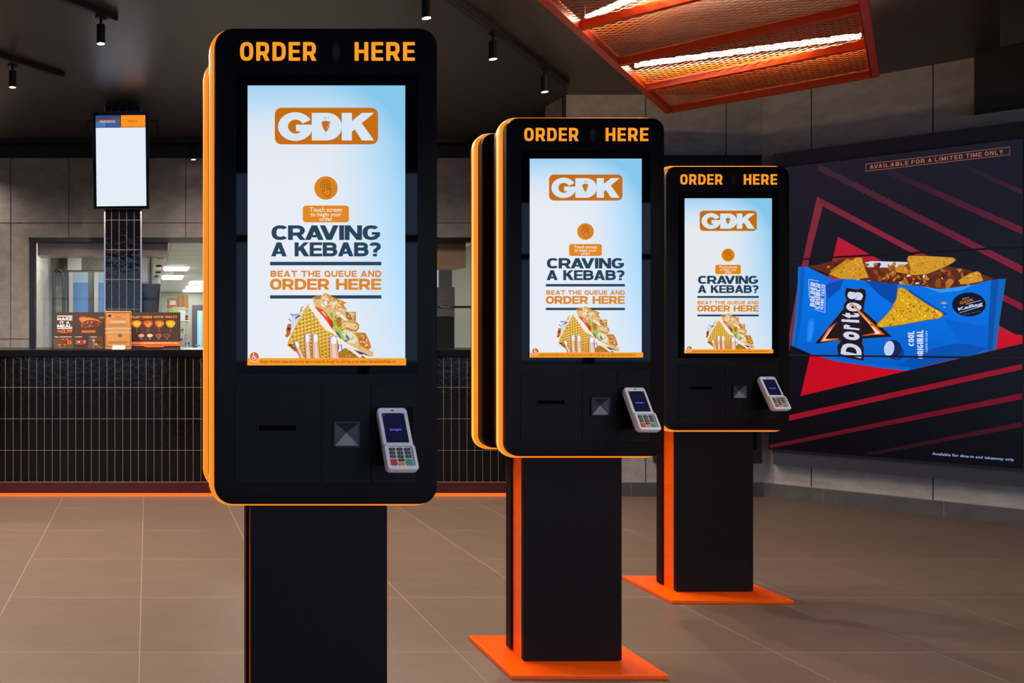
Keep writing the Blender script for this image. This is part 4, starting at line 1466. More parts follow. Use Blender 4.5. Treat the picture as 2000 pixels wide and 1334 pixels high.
# ------------------------------------------------------------------ card terminals
def terminal():
    t_ = thing('card_terminal', 'x', 'card terminal')
    Lh, Wd = 0.166, 0.0735
    b_ = MB()
    o = rr(Wd, Lh, 0.010, 5, 0, Lh / 2)
    oi = rr(Wd - 0.004, Lh - 0.004, 0.009, 5, 0, Lh / 2)
    ob_ = rr(Wd - 0.008, Lh - 0.012, 0.010, 5, 0, Lh / 2)
    b_.loops([[(x, 0.0, z) for x, z in oi], [(x, 0.002, z) for x, z in o], [(x, 0.016, z) for x, z in o], [(x, 0.026, z) for x, z in ob_]], M_WHITE_PLASTIC)
    b_.box(-0.004, 0.004, -0.0006, 0, Lh - 0.010, Lh - 0.0072, M_DARK)
    b_.build('body', t_, smooth=True)
    kb = MB()
    o1 = rr(Wd + 0.003, 0.068, 0.010, 5, 0, 0.032)
    o2 = rr(Wd - 0.001, 0.064, 0.009, 5, 0, 0.032)
    i1 = rr(Wd - 0.012, 0.052, 0.004, 5, 0, 0.034)
    kb.loops([[(x, 0.012, z) for x, z in o1], [(x, -0.004, z) for x, z in o1], [(x, -0.007, z) for x, z in o2], [(x, -0.007, z) for x, z in i1], [(x, -0.001, z) for x, z in i1]], M_WHITE_PLASTIC)
    kb.build('keypad_housing', t_, smooth=True)
    sc_ = Art(lambda x, y: (x, y))
    sc_.rect(-0.0275, 0.071, 0.0275, 0.150, mat('terminal_glass', (10, 12, 26), 0.06, 0, 0.5, (24, 28, 58), 0.6))
    sc_.text('DOJO', (-0.014, 0.1075, 0.014, 0.101), (108, 110, 255), 0.03, 0, 1.1)
    sc_.rect(-0.026, 0.1485, -0.020, 0.1475, (80, 90, 210), False)
    sc_.rect(-0.024, 0.1445, -0.0215, 0.1425, (90, 96, 220), False)
    sc_.rect(0.021, 0.1485, 0.026, 0.1475, (80, 90, 210), False)
    o_ = sc_.done('touchscreen', t_, (0, -0.0006, 0))
    KD = mat('key_dark', (52, 50, 52), 0.5)
    KN = mat('key_number', (190, 186, 186), 0.5)
    keys = []
    for r_ in range(3):
        for c_ in range(3):
            keys.append((-0.0185 + 0.0185 * c_, 0.0525 - r_ * 0.0092, 0.0135, 0.0068, KD, str(r_ * 3 + c_ + 1)))
    keys.append((0, 0.0525 - 3 * 0.0092, 0.0135, 0.0068, KD, '0'))
    keys.append((0, 0.0150, 0.0135, 0.0068, mat('key_yellow', (238, 160, 10), 0.45), '<'))
    keys.append((-0.0185, 0.0193, 0.0145, 0.0155, mat('key_red', (206, 52, 44), 0.45), 'x'))
    keys.append((0.0185, 0.0193, 0.0145, 0.0155, mat('key_green', (36, 168, 136), 0.45), 'o'))
    for x, z, a_, b__, m_, ch in keys:
        kk = Art(lambda x_, y_: (x_, y_))
        kk.prism(rr(a_, b__, 0.0014, 3, x, z), -0.0042, -0.0005, m_)
        kk.n = 0.0043 / kk.step
        hgt = 0.0036 if b__ < 0.01 else 0.006
        hw_ = 0.0006 if ch == '1' else 0.0014
        kk.text(ch, (x - hw_, z + hgt / 2, x + hw_, z - hgt / 2), KN if m_ is KD else M_DARK, 0.0)
        kk.build('key', t_)
    return t_


TL = ['white card terminal on the largest order kiosk', 'white card terminal on the middle order kiosk', 'white card terminal on the smallest order kiosk']
T0 = terminal()
terms = [T0] + [copy_tree(T0) for _ in (1, 2)]
for t_, (x, y), l in zip(terms, KP, TL):
    t_.location = (x + 0.158, y - D - 0.111, 0.890)
    t_.rotation_euler = (-math.radians(31), 0, 0)
    tag(t_, l, 'card terminal', 'card terminals on the kiosks')

# ================================================================== ceiling lights
def track(name, p0, p1, label):
    z = ZC - 0.034
    a_, b_ = Vector((p0.x, p0.y, z)), Vector((p1.x, p1.y, z))
    l = (b_ - a_).length
    o = MB()
    o.box(0, l, -0.018, 0.018, 0, 0.032, M_DARK)
    o.box(0.01, l - 0.07, -0.008, 0.008, -0.0015, 0, mat('track_channel', (58, 56, 58), 0.3, 0.6))
    o.box(l - 0.06, l - 0.004, -0.012, 0.012, -0.002, 0, mat('track_end', (70, 70, 74), 0.3, 0.6))
    ob_ = o.build('lighting_track', loc=a_, rot=(0, 0, math.atan2(b_.y - a_.y, b_.x - a_.x)))
    return tag(ob_, label, 'track', 'ceiling lighting tracks')


def cpt(x, y, z):
    Y = F * (z - H) / (CY - y)
    return Vector(((x - CX) * Y / F, Y, z))


zt = ZC - 0.034
d45 = Vector((0.7071, 0.7071, 0))
e1, e2, e3 = cpt(226.6, 42, zt), cpt(123, 151, zt), cpt(1107, 166, zt)
track('t', e1 - d45 * 3.0, e1, 'black ceiling track ending between the order display and the largest kiosk')
track('t', e2 - d45 * 2.2, e2, 'black ceiling track ending above the counter at the picture edge')
track('t', e3 - d45 * 4.2, e3, 'long black ceiling track running diagonally behind the kiosks')
tt = MB().box(-4.1, XR - 0.2, -0.018, 0.018, 0, 0.032, M_DARK)
tt.box(-4.0, XR - 0.3, -0.006, 0.006, -0.0015, 0, MATS['track_channel'])
tr4 = tt.build('lighting_track', loc=(0, YK - 0.16, zt))
tag(tr4, 'black ceiling track running along the kitchen window wall', 'track', 'ceiling lighting tracks')


def spot():
    r_ = thing('track_spotlight', 'x', 'spotlight')
    st = MB().tube((0, 0, 0), (0, 0, -0.052), 0.008, M_DARK, 12)
    st.box(-0.03, 0.03, -0.014, 0.014, -0.012, 0, M_DARK)
    st.build('stem', r_, rot=(0, 0, PI / 4))
    bd = MB()
    n = 24

    def rg(r, z): return [(r * math.cos(2 * PI * i / n), r * math.sin(2 * PI * i / n), z) for i in range(n)]
    bd.loops([rg(0.022, -0.046), rg(0.0245, -0.048), rg(0.0245, -0.155), rg(0.0225, -0.155), rg(0.0215, -0.148)], mat('spot_body', (20, 19, 20), 0.4))
    bd.build('lamp_body', r_, smooth=True)
    MB().loops([rg(0.0213, -0.150), rg(0.0213, -0.153)], M_LAMP).build('lens', r_)
    return r_


SP0 = spot()


def put_spot(p, label, first=[True], energy=None, cone=100):
    o = SP0 if first[0] else copy_tree(SP0)
    first[0] = False
    o.location = (p.x, p.y, zt)
    tag(o, label, 'spotlight', 'ceiling track spotlights')
    l_ = bpy.data.lights.new('spot_beam', 'SPOT')
    l_.energy = SPOT_W if energy is None else energy
    l_.color = (1.0, 0.84, 0.68)
    l_.spot_size = math.radians(cone)
    l_.spot_blend = 0.35 if cone > 170 else 0.7
    l_.shadow_soft_size = 0.03
    lo_ = bpy.data.objects.new('spot_beam', l_)
    COL.objects.link(lo_)
    lo_.parent = o
    lo_.location = (0, 0, -0.157)
    return o


zl = zt - 0.155
for x, y, l, en in ((197, 86, 'black spotlight on the track end above the order display', 1.9),
                (24.5, 171, 'black spotlight near the picture edge above the dark counter', 3.3),
                (833, 36, 'black spotlight just above the corner of the largest kiosk', 1.6),
                (963, 116, 'second spotlight along the long diagonal track, behind the largest kiosk', 1.7),
                (1064, 180, 'spotlight at the far end of the long diagonal track', 2.1),
                (378, 312, 'small spotlight by the kitchen wall next to the largest kiosk', 0.03)):
    put_spot(cpt(x, y, zl), l, energy=SPOT_W * en, cone=60 if en < 0.1 else 172 if 'order display' in l else 150)
# spots added to the tracks beyond the frame, to brighten floor and walls
for q_, en in ((e1 - d45 * 1.2, 2.3), (e1 - d45 * 2.3, 1.7), (e2 - d45 * 1.4, 2.7)):
    put_spot(q_, 'added black spotlight on the same track, outside the picture', energy=SPOT_W * en, cone=150)
for x, en in ((-3.2, 1.6), (-1.9, 1.3)):
    put_spot(Vector((x, YK - 0.16, zt)), 'added black spotlight on the track along the kitchen wall, outside the picture', energy=SPOT_W * en, cone=150)
e6 = Vector((1.5, 5.7, zt))  # added track and spots, hidden, to light the kitchen wall and counter
track('t', e6 - d45 * 1.15, e6, 'added short black ceiling track over the counter, hidden behind the largest kiosk')
for k_ in (0.2, 0.9):
    put_spot(e6 - d45 * k_, 'added black spotlight over the counter, hidden behind the largest kiosk', energy=SPOT_W * 1.15, cone=174)
e5 = Vector((4.6, 1.9, zt))  # added track and spots out of view, to light kiosks and floor
track('t', e5 - d45 * 4.0, e5, 'added black ceiling track over the floor in front of the kiosks, out of view')
for k_, en in ((0.3, 1.8), (1.5, 2.0), (2.6, 2.0), (3.7, 2.0)):
    put_spot(e5 - d45 * k_, 'added black spotlight on the unseen track in front of the kiosks', energy=SPOT_W * en, cone=140)

# ------------------------------------------------------------------ orange mesh pendant
ZP = ZC - 0.29
# local x runs along the bars (towards the slanting wall's length), local y away from the viewer
cL = cpt(1300, 223, ZP)
cR = cpt(1718, 150, ZP)
pw = (cR - cL).length
ang = math.atan2(cR.y - cL.y, cR.x - cL.x)
pl = thing('mesh_ceiling_light', 'orange steel mesh frame with lit tubes hanging from the black ceiling', 'ceiling light', (cL.x, cL.y, ZP), ang)


def toL(p):
    d = p - Vector((cL.x, cL.y, ZP))
    ca, sa = math.cos(-ang), math.sin(-ang)
    return d.x * ca - d.y * sa, d.x * sa + d.y * ca


y5 = 0.0
y4 = toL(cpt(1252, 180, ZP))[1]
y3 = toL(cpt(1200, 131, ZP))[1]
y2 = toL(cpt(1128, 61, ZP))[1]
y1_ = y2 - 0.72
bars = [y5, y4, y3, y2, y1_]
bw, bh = 0.035, 0.05
fm = MB()
fm.box(0, bw, y1_, 0, 0, bh, M_ORANGE_FRAME)
fm.box(pw - bw, pw, y1_, 0, 0, bh, M_ORANGE_FRAME)
fm.box(bw, pw - bw, -bw, 0, 0, bh, M_ORANGE_FRAME)
fm.box(bw, pw - bw, y1_, y1_ + bw, 0, bh, M_ORANGE_FRAME)
fm.build('frame', pl, bevel=0.002)
for y in bars[1:-1]:
    MB().box(bw, pw - bw, y - bw / 2, y + bw / 2, 0.0, bh - 0.002, M_ORANGE_FRAME).build('crossbar', pl, bevel=0.002)
M_MESH = mat('expanded_mesh', (226, 104, 22), 0.45)
LW, SW = 0.056, 0.021
for ya, yb in zip(bars, bars[1:]):
    ya, yb = ya - bw * 0.6, yb + bw * 0.6
    m = MB()
    nr = int((ya - yb) / SW)
    ncol = int((pw - 2 * bw) / (LW / 2))
    hz = 0.036
    for r_ in range(nr):
        yc = yb + (r_ + 0.5) * (ya - yb) / nr
        vv, ff = [], []
        for c_ in range(ncol + 1):
            x = bw + c_ * (pw - 2 * bw) / ncol
            y = yc + (1 if (c_ + r_) % 2 else -1) * SW * 0.42
            vv += [(x, y - 0.0028, hz), (x, y + 0.0028, hz + 0.004), (x, y + 0.0028, hz + 0.0055), (x, y - 0.0028, hz + 0.0015)]
        for c_ in range(ncol):
            b_ = c_ * 4
            ff += [(b_ + i, b_ + (i + 1) % 4, b_ + 4 + (i + 1) % 4, b_ + 4 + i) for i in range(4)]
        m.mesh(vv, ff, M_MESH)
    m.build('mesh_panel', pl, fix=False)
for (xa, ya, xb, yb) in ((1227, 0, 1148, 34), (1240, 127, 1680, 70)):
    zq = ZP + 0.09
    p, q_ = cpt(xa, ya, zq), cpt(xb, yb, zq)
    if ya == 0:
        p = q_ + (p - q_) * 4.2
    lx, ly = toL(p)
    mx_, my_ = toL(q_)
    MB().tube((lx, ly, 0.09), (mx_, my_, 0.09), 0.016, M_TUBE, 12).build('tube_lamp', pl, smooth=True)
for (cx_, cy_) in ((0.06, -0.03), (pw - 0.04, -0.05), (0.05, y2), (pw - 0.05, y2)):
    wv = MB().tube((cx_, cy_, bh), (cx_, cy_, ZC - ZP), 0.002, M_WIRE, 8)
    wv.tube((cx_, cy_, bh + 0.02), (cx_, cy_, bh + 0.07), 0.005, M_WIRE, 8)
    wv.build('suspension_wire', pl)

# square access hatch in the ceiling behind the order display
hx0, hx1, hy0, hy1 = -0.522, 0.084, 6.57, 7.18
ht = MB().box(hx0, hx1, hy0, hy1, ZC - 0.002, ZC + 0.001, M_CEIL)
for a_, b_, c_, d_ in ((hx0 - 0.012, hx0, hy0, hy1), (hx1, hx1 + 0.012, hy0, hy1), (hx0 - 0.012, hx1 + 0.012, hy0 - 0.012, hy0), (hx0 - 0.012, hx1 + 0.012, hy1, hy1 + 0.012)):
    ht.box(a_, b_, c_, d_, ZC - 0.004, ZC + 0.001, M_DARK)
struct(ht.build('trim_4'))

# ================================================================== counter top things
def board(label, x0, x1, y0, Yb, name='menu_board', cat='sign', lean=0.0):
    s_ = F / Yb
    w_ = (x1 - x0) / s_
    h_ = (H + (CY - y0) / s_) - ZT
    o = thing(name, label, cat, ((x0 + x1) / 2 / s_ - CX / s_, Yb, ZT + 0.001))
    o.rotation_euler = (-lean, 0, 0)
    yb_ = CY + (H - ZT) * s_

    def P(x, y):
        return (x - (x0 + x1) / 2) / s_, (yb_ - y) / s_ * 1.0
    return o, w_, h_, P


WD = (58, 44, 38)
o, w_, h_, P = board('dark menu board offering a meal deal, standing on the counter', 105, 204.5, 610.5, 6.05)
MB().box(-w_ / 2, w_ / 2, 0, 0.004, 0, h_, pr(WD)).build('backing', o)
MB().mesh([(-0.05, 0.004, 0), (0.05, 0.004, 0), (0.05, 0.07, 0), (-0.05, 0.07, 0), (-0.05, 0.0041, 0.12), (0.05, 0.0041, 0.12)], [(0, 1, 2, 3), (0, 3, 4), (1, 5, 2), (2, 5, 4, 3), (0, 4, 5, 1)], pr((30, 24, 22))).build('stand', o)
A = Art(P, pr, 0.00015)


def b1(x, y): return (90 + x / 13.333, 590 + y / 13.333)
def B1(*p): return [b1(*q) for q in p]


WT = (236, 230, 228)
OG = (226, 106, 24)
A.poly(B1((205, 270), (1520, 265), (1520, 1225), (190, 1225)), (66, 52, 45))
A.poly(B1((292, 358), (684, 358), (684, 380), (292, 380)), WT)
A.text('MAKE', B1((292, 400), (684, 398), (684, 478), (292, 480)), WT, pen=(0.8, 0.21, 0.07))
A.text('IT A', B1((358, 500), (610, 498), (610, 566), (358, 568)), WT, pen=(0.8, 0.21, 0.07))
A.text('MEAL', B1((292, 584), (680, 582), (680, 664), (292, 666)), WT, pen=(0.8, 0.21, 0.07))
A.poly(B1((292, 680), (680, 678), (680, 700), (292, 702)), WT)
A.text('+£2.99', B1((292, 722), (678, 720), (678, 804), (292, 806)), OG, 0.05, 0, 1.05)
A.poly(B1((850, 440), (880, 385), (950, 375), (1150, 400), (1330, 440), (1440, 510), (1455, 560), (1400, 620), (1200, 650), (1060, 670), (910, 660), (930, 560), (880, 500)), (150, 84, 40))
A.poly(B1((1000, 490), (1250, 470), (1440, 540), (1440, 600), (1200, 640), (1000, 660), (930, 640)), (98, 48, 24))
A.flecks(B1((930, 560), (1040, 490), (1250, 480), (1430, 550), (1420, 610), (1200, 640), (1000, 655)), 30, [(196, 110, 46), (222, 176, 100), (140, 50, 30), (80, 36, 20), (210, 200, 180)], 0.5, 1.8, 0.6, seed=31)
A.poly(B1((860, 430), (950, 400), (1150, 420), (1330, 465), (1440, 530), (1300, 480), (1100, 470), (960, 520), (890, 490)), (196, 118, 62))
A.poly(B1((930, 744), (1285, 740), (1285, 798), (930, 802)), OG)
A.text('KEBAB MEAL DEAL', B1((960, 757), (1260, 755), (1260, 784), (960, 786)), (96, 44, 16), 0.01)
A.oval(*b1(1445, 410), 5, 2.6, (120, 100, 84))
for t_, xa, xb in (('+ FRIES or HASH BROWN BITES', 205, 670), ('+ SOFT DRINK', 740, 940), ('+ ONE SAUCE', 1130, 1325)):
    A.text(t_, B1((xa, 898), (xb, 896), (xb, 922), (xa, 924)), WT, 0.02)
A.poly(B1((195, 945), (705, 945), (710, 1218), (190, 1218)), (88, 68, 54))
A.poly(B1((415, 975), (575, 960), (560, 1090), (425, 1085)), (110, 40, 26))
A.flecks(B1((410, 955), (590, 940), (575, 1020), (420, 1020)), 14, [(226, 150, 50), (200, 120, 34)], 0.5, 1.4, 0.5, 1.4, 32)
A.oval(*b1(610, 1055), 4.3, 3.9, (220, 104, 24))
A.oval(*b1(610, 1055), 1.9, 1.7, (120, 54, 22))
A.flecks(B1((240, 1110), (400, 1070), (540, 1100), (520, 1190), (420, 1200), (270, 1150)), 22, [(200, 118, 40), (160, 80, 28), (222, 140, 50), (110, 50, 24)], 0.7, 2, 0.7, seed=33)
A.poly(B1((765, 990), (830, 990), (830, 1110), (775, 1110)), (76, 120, 66))
A.poly(B1((825, 985), (970, 990), (965, 1125), (825, 1115)), (176, 34, 28))
A.poly(B1((835, 1020), (880, 1020), (880, 1060), (835, 1060)), (210, 206, 216))
A.poly(B1((975, 1000), (1040, 1000), (1010, 1090), (980, 1090)), (150, 146, 140))
A.poly(B1((1110, 950), (1460, 890), (1500, 1218), (1090, 1218)), (92, 72, 58))
A.oval(*b1(1370, 1010), 5.4, 5.6, (92, 40, 30))
A.oval(*b1(1375, 990), 4.2, 3, (122, 50, 34))
A.oval(*b1(1240, 1000), 2.3, 3, (196, 142, 106))
A.line(B1((1240, 1040), (1235, 1215)), 1.7, (170, 112, 76))
A.oval(*b1(1300, 1100), 2.6, 2.2, (200, 146, 110))
A.line(B1((1320, 1115), (1450, 1205)), 1.6, (170, 112, 76))
A.done('printed_face', o, (0, -0.0004, 0))

o, w_, h_, P = board('dark menu board with four kinds of fries and a row of dips', 249, 352.3, 610.3, 6.07)
MB().box(-w_ / 2, w_ / 2, 0, 0.004, 0, h_, pr(WD)).build('backing', o)
MB().mesh([(-0.05, 0.004, 0), (0.05, 0.004, 0), (0.05, 0.07, 0), (-0.05, 0.07, 0), (-0.05, 0.0041, 0.12), (0.05, 0.0041, 0.12)], [(0, 1, 2, 3), (0, 3, 4), (1, 5, 2), (2, 5, 4, 3), (0, 4, 5, 1)], pr((30, 24, 22))).build('stand', o)
A = Art(P, pr, 0.00015)


def b2_(x, y): return (230 + x / 13.333, 590 + y / 13.333)
def B2(*p): return [b2_(*q) for q in p]


A.poly(B2((255, 272), (1600, 270), (1628, 1210), (255, 1210)), (68, 50, 44))
A.text('WANT FRIES WITH THAT?', B2((300, 368), (1550, 362), (1545, 420), (300, 426)), (236, 130, 26), 0, 0.25, pen=(0.95, 0.27, 0.1))
for cx_, c1_, c2_ in ((492, (226, 166, 36), (180, 112, 22)), (790, (206, 104, 36), (150, 56, 20)), (1085, (214, 130, 34), (150, 74, 22)), (1376, (240, 176, 30), (200, 128, 16))):
    pts = B2((cx_ - 128, 560), (cx_ - 110, 500), (cx_ - 50, 485), (cx_, 478), (cx_ + 60, 482), (cx_ + 110, 510), (cx_ + 130, 560), (cx_ + 70, 655), (cx_, 672), (cx_ - 70, 650))
    A.poly(pts, mixc(c1_, c2_, 0.6))
    A.nxt()
    rd = random.Random(int(cx_))
    for i in range(26):
        a0 = rd.uniform(-1.0, 1.0)
        r0 = rd.uniform(40, 110)
        x_, y_ = cx_ + r0 * 1.1 * math.sin(a0), 640 - r0 * 1.25 * math.cos(a0)
        l_ = rd.uniform(40, 70)
        A.n += 0.05
        A.line(B2((x_, y_), (x_ - l_ * math.sin(a0), y_ + l_ * math.cos(a0))), 1.5, mixc(c1_, (255, 214, 110), rd.uniform(0, 0.5)), False)
    A.n = math.ceil(A.n)
    A.line(B2((cx_, 690), (cx_, 745)), 1.3, (190, 96, 50))
    A.line(B2((cx_ - 32, 772), (cx_ + 36, 772)), 1.1, (160, 84, 46))
for cx_, c1_ in ((610, (222, 158, 98)), (838, (216, 190, 150)), (1065, (176, 56, 34)), (1278, (84, 54, 46))):
    A.oval(*b2_(cx_, 878), 6.2, 3.9, (150, 120, 100))
    A.oval(*b2_(cx_ - 4, 876), 5.2, 3.1, c1_)
    A.poly(B2((cx_ - 40, 948), (cx_ + 40, 948), (cx_ + 5, 980), (cx_ - 5, 980)), (150, 140, 132))
A.poly(B2((255, 1035), (1624, 1033), (1627, 1145), (1210, 1147), (1195, 1178), (715, 1180), (690, 1150), (255, 1150)), (214, 98, 18))
A.text('UPGRADE TO LARGE FRIES FOR AN EXTRA +50p', B2((262, 1062), (1556, 1060), (1556, 1088), (262, 1092)), WT, 0.03)
A.text('PLAIN & CHEESY OR CHILLI', B2((735, 1110), (1170, 1108), (1170, 1132), (735, 1134)), (104, 48, 14), 0.01)
A.done('printed_face', o, (0, -0.0004, 0))

o, w_, h_, P = board('orange framed certificate in a clear holder between two menu boards', 204.6, 257, 607.3, 5.99, 'certificate', 'certificate')
MB().box(-w_ / 2 + 0.002, w_ / 2 - 0.002, 0, 0.002, 0.004, h_ - 0.002, pr((236, 170, 88))).build('paper', o)
A = Art(P, pr, 0.00015)
A.poly(B1((1540, 248), (2210, 238), (2216, 1196), (1536, 1196)), (240, 172, 88))
for s_, cc in ((1545, (150, 82, 40)), (1556, (90, 40, 50))):
    d_ = s_ - 1530
    A.line([b1(s_, 255 + d_), b1(2215 - d_, 250 + d_), b1(2215 - d_, 1185 - d_), b1(s_, 1185 - d_), b1(s_, 255 + d_)], 0.7, cc)
A.poly(B1((1595, 365), (1655, 318), (1715, 362), (1655, 410)), (86, 78, 72))
A.oval(*b1(1655, 364), 2.6, 2.4, (70, 64, 62))
A.text('German Doner Kebab', B1((1740, 300), (2080, 296), (2080, 322), (1740, 326)), (104, 80, 64), 0.0)
A.text('Halal', B1((1790, 360), (1960, 356), (1960, 404), (1790, 410)), (140, 100, 70), 0.0, 0.3)
A.text('HALAL CERTIFICATE', B1((1710, 432), (2060, 428), (2060, 450), (1710, 454)), (104, 74, 50), 0.01)
A.poly(B1((1680, 502), (2080, 496), (2080, 540), (1680, 548)), (226, 214, 206))
for y_ in (580, 606, 632, 1030, 1054, 1078):
    A.line(B1((1610, y_), (2120, y_ - 4)), 0.5, (176, 116, 60))
for y_, hh in ((672, 40), (780, 36)):
    A.poly(B1((1540, y_ + 14), (1800, y_), (2210, y_ + 6), (2210, y_ + hh), (1800, y_ + hh - 10), (1540, y_ + hh + 8)), (228, 206, 190))
A.oval(*b1(1925, 876), 4.6, 3.4, (140, 104, 70))
A.oval(*b1(1925, 876), 3.2, 2.4, (176, 126, 78))
A.done('printed_face', o, (0, -0.0004, 0))
hd = MB().box(-w_ / 2, w_ / 2, -0.004, -0.002, 0.0, h_, M_ACRYLIC)
hd.box(-w_ / 2, w_ / 2, -0.03, 0.06, 0.0, 0.003, M_ACRYLIC)
hd.build('clear_holder', o)
tk = MB()
tk.mesh([(-0.05, -0.045, 0.0), (0.05, -0.045, 0.0), (0.05, -0.025, 0.0), (-0.05, -0.025, 0.0), (-0.048, -0.0262, 0.032), (0.052, -0.0262, 0.032)], [(0, 1, 5, 4), (0, 3, 2, 1), (3, 4, 5, 2), (0, 4, 3), (1, 2, 5)], pr((176, 168, 172)))
tc_ = tk.build('tent_card', loc=((232 - CX) / (F / 5.99), 5.99, ZT + 0.001))
tag(tc_, 'small grey tent card in front of the orange certificate', 'card')

# ================================================================== kitchen
ZKC = 2.45
M_WHITEWALL = noise_mat('kitchen_white_wall', (160, 166, 158), (168, 174, 165), 3, 0.4)
M_KT = tile_mat('kitchen_white_tile', (206, 206, 198), (150, 148, 140), 0.30, 0.15, 0, 0.02, 0.006, 0.12, 0.1, 'YZ', (214, 214, 206), 0.5, 0.8, 8, 0.5)
M_KCEIL = tile_mat('kitchen_ceiling_tile', (232, 236, 228), (140, 140, 134), 1.2, 0.6, 0.31, 0.1, 0.01, 0.6, 0.02, 'XY', (232, 236, 228), 0.3, 0.7)
M_KCEIL2 = noise_mat('kitchen_ceiling_board', (226, 222, 212), (234, 230, 222), 4, 0.6)
struct(MB().box(-1.35, -1.225, YK + 0.13, 20.6, 0, ZKC, M_KT).build('wall_kitchen_tiled'))
struct(MB().box(-1.225, 4.3, 20.5, 20.6, 0, ZKC, M_WHITEWALL).build('wall_kitchen_far'))
struct(MB().box(4.35, 4.45, YK + 0.13, 20.6, 0, ZKC + 0.1, M_WHITEWALL).build('wall_kitchen_side'))
kc = MB().box(0.31, 4.34, YK + 0.13, 20.6, ZKC, ZKC + 0.1, M_KCEIL)
kc.box(-1.35, 0.31, YK + 0.13, 20.6, ZKC, ZKC + 0.1, M_KCEIL2)
struct(kc.build('ceiling_kitchen'))
struct(MB().box(-1.35, 4.34, 9.0, 20.6, -0.1, -0.001, mat('kitchen_floor', (214, 208, 200), 0.5)).build('floor_kitchen'))
M_PANEL = mat('ceiling_panel_light', (255, 255, 255), 0.4, 0, 0.3, (255, 254, 244), 16.0)
n_ = 0
for (xa, xb, ya, yb) in ((321.5, 367, 519.4, 526), (318, 356, 537, 543.2), (371, 412, 548, 553), (365, 402, 557, 561.2), (359, 396, 564.2, 568)):
    Ya, Yb = F * (ZKC - H) / (CY - ya), F * (ZKC - H) / (CY - yb)
    Ym = (Ya + Yb) / 2
    X0, X1 = (xa - CX) * Ym / F, (xb - CX) * Ym / F
    t_ = thing('ceiling_light_panel', ('nearest', 'second')[0] and 'x', 'ceiling light', ((X0 + X1) / 2, Ym, ZKC))
    hx, hy = (X1 - X0) / 2, (Yb - Ya) / 2
    MB().box(-hx - 0.03, hx + 0.03, -hy - 0.03, hy + 0.03, -0.012, -0.001, mat('panel_frame', (226, 226, 220), 0.5)).build('frame', t_)
    MB().box(-hx, hx, -hy, hy, -0.03, -0.0121, M_PANEL).build('diffuser', t_)
    tag(t_, ('white ceiling light panel over the kitchen, first behind the serving window', 'white ceiling light panel, second behind the serving window',
             'white ceiling light panel in the second column, first of its three', 'white ceiling light panel in the second column, between two others',
             'white ceiling light panel in the second column, closest to the far kitchen wall')[n_], 'ceiling light', 'light panels in the kitchen ceiling')
    n_ += 1
# panels added out of sight to keep the kitchen bright
for (X, Y) in ((2.4, 9.2), (2.4, 12.0), (-0.6, 8.2), (-0.8, 7.75), (1.2, 8.3)):
    t_ = thing('ceiling_light_panel', 'added white kitchen ceiling light panel, out of sight above the serving window', 'ceiling light', (X, Y, ZKC), group='light panels in the kitchen ceiling')
    MB().box(-0.33, 0.33, -0.33, 0.33, -0.012, -0.001, MATS['panel_frame']).build('frame', t_)
    MB().box(-0.3, 0.3, -0.3, 0.3, -0.016, -0.0121, M_PANEL).build('diffuser', t_)
for i, (x, y) in enumerate(((313, 501.5), (310.5, 518), (308.7, 530.5), (307.6, 538), (306.5, 548))):
    Y = F * (ZKC - H) / (CY - y)
    o = MB().tube((0, 0, -0.03), (0, 0, -0.001), 0.05, M_DARK, 16)
    o.tube((0, 0, -0.032), (0, 0, -0.0301), 0.03, M_STEEL, 16)
    o = o.build('recessed_downlight', loc=((x - CX) * Y / F, Y, ZKC))
    tag(o, 'black downlight in the kitchen ceiling strip, %s from the serving window' % ('first', 'second', 'third', 'fourth', 'fifth')[i], 'downlight', 'row of downlights in the kitchen ceiling')
o = MB().tube((0, 0, -0.05), (0, 0, -0.001), 0.09, mat('detector_white', (214, 210, 200), 0.5), 20, 0.11).build('smoke_detector', loc=px(349, 532, 14.4) * 1.0)
o.location.z = ZKC
tag(o, 'round white smoke detector between the kitchen light panels', 'smoke detector')
# roller shutter box above the opening
sb = MB().box(WX0 + 0.05, kx(328.5), YK + 0.15, YK + 0.4, kz(495.5), WZ1 + 0.15, noise_mat('shutter_box_brown', (152, 132, 124), (168, 146, 136), 3, 0.25, (1, 1, 1)))
o = sb.build('shutter_box')
tag(o, 'brown roller shutter box along the top of the serving window', 'shutter box')
sb = MB().box(kx(850), 3.1, YK + 0.15, YK + 0.4, kz(520), WZ1 + 0.15, noise_mat('shutter_box_tan', (148, 118, 98), (160, 130, 108), 3, 0.35, (1, 1, 1)))
o = sb.build('shutter_box')
tag(o, 'tan roller shutter box seen between the two larger kiosks', 'shutter box')
# extraction hood and its duct
o = thing('extraction_hood', 'grey steel extraction hood behind the tiled pillar', 'hood', (0, 0, 0))
hz0 = H + (CY - 552) * 10.5 / F
MB().box(-1.1, 0.078, 10.5, 13.0, hz0, ZKC - 0.002, M_STEEL).build('hood_body', o, bevel=0.01)
MB().box(-0.9, -0.1, 10.48, 10.5, hz0 + 0.1, ZKC - 0.1, noise_mat('hood_filter', (110, 110, 106), (140, 140, 134), 30, 0.3)).build('filter', o)
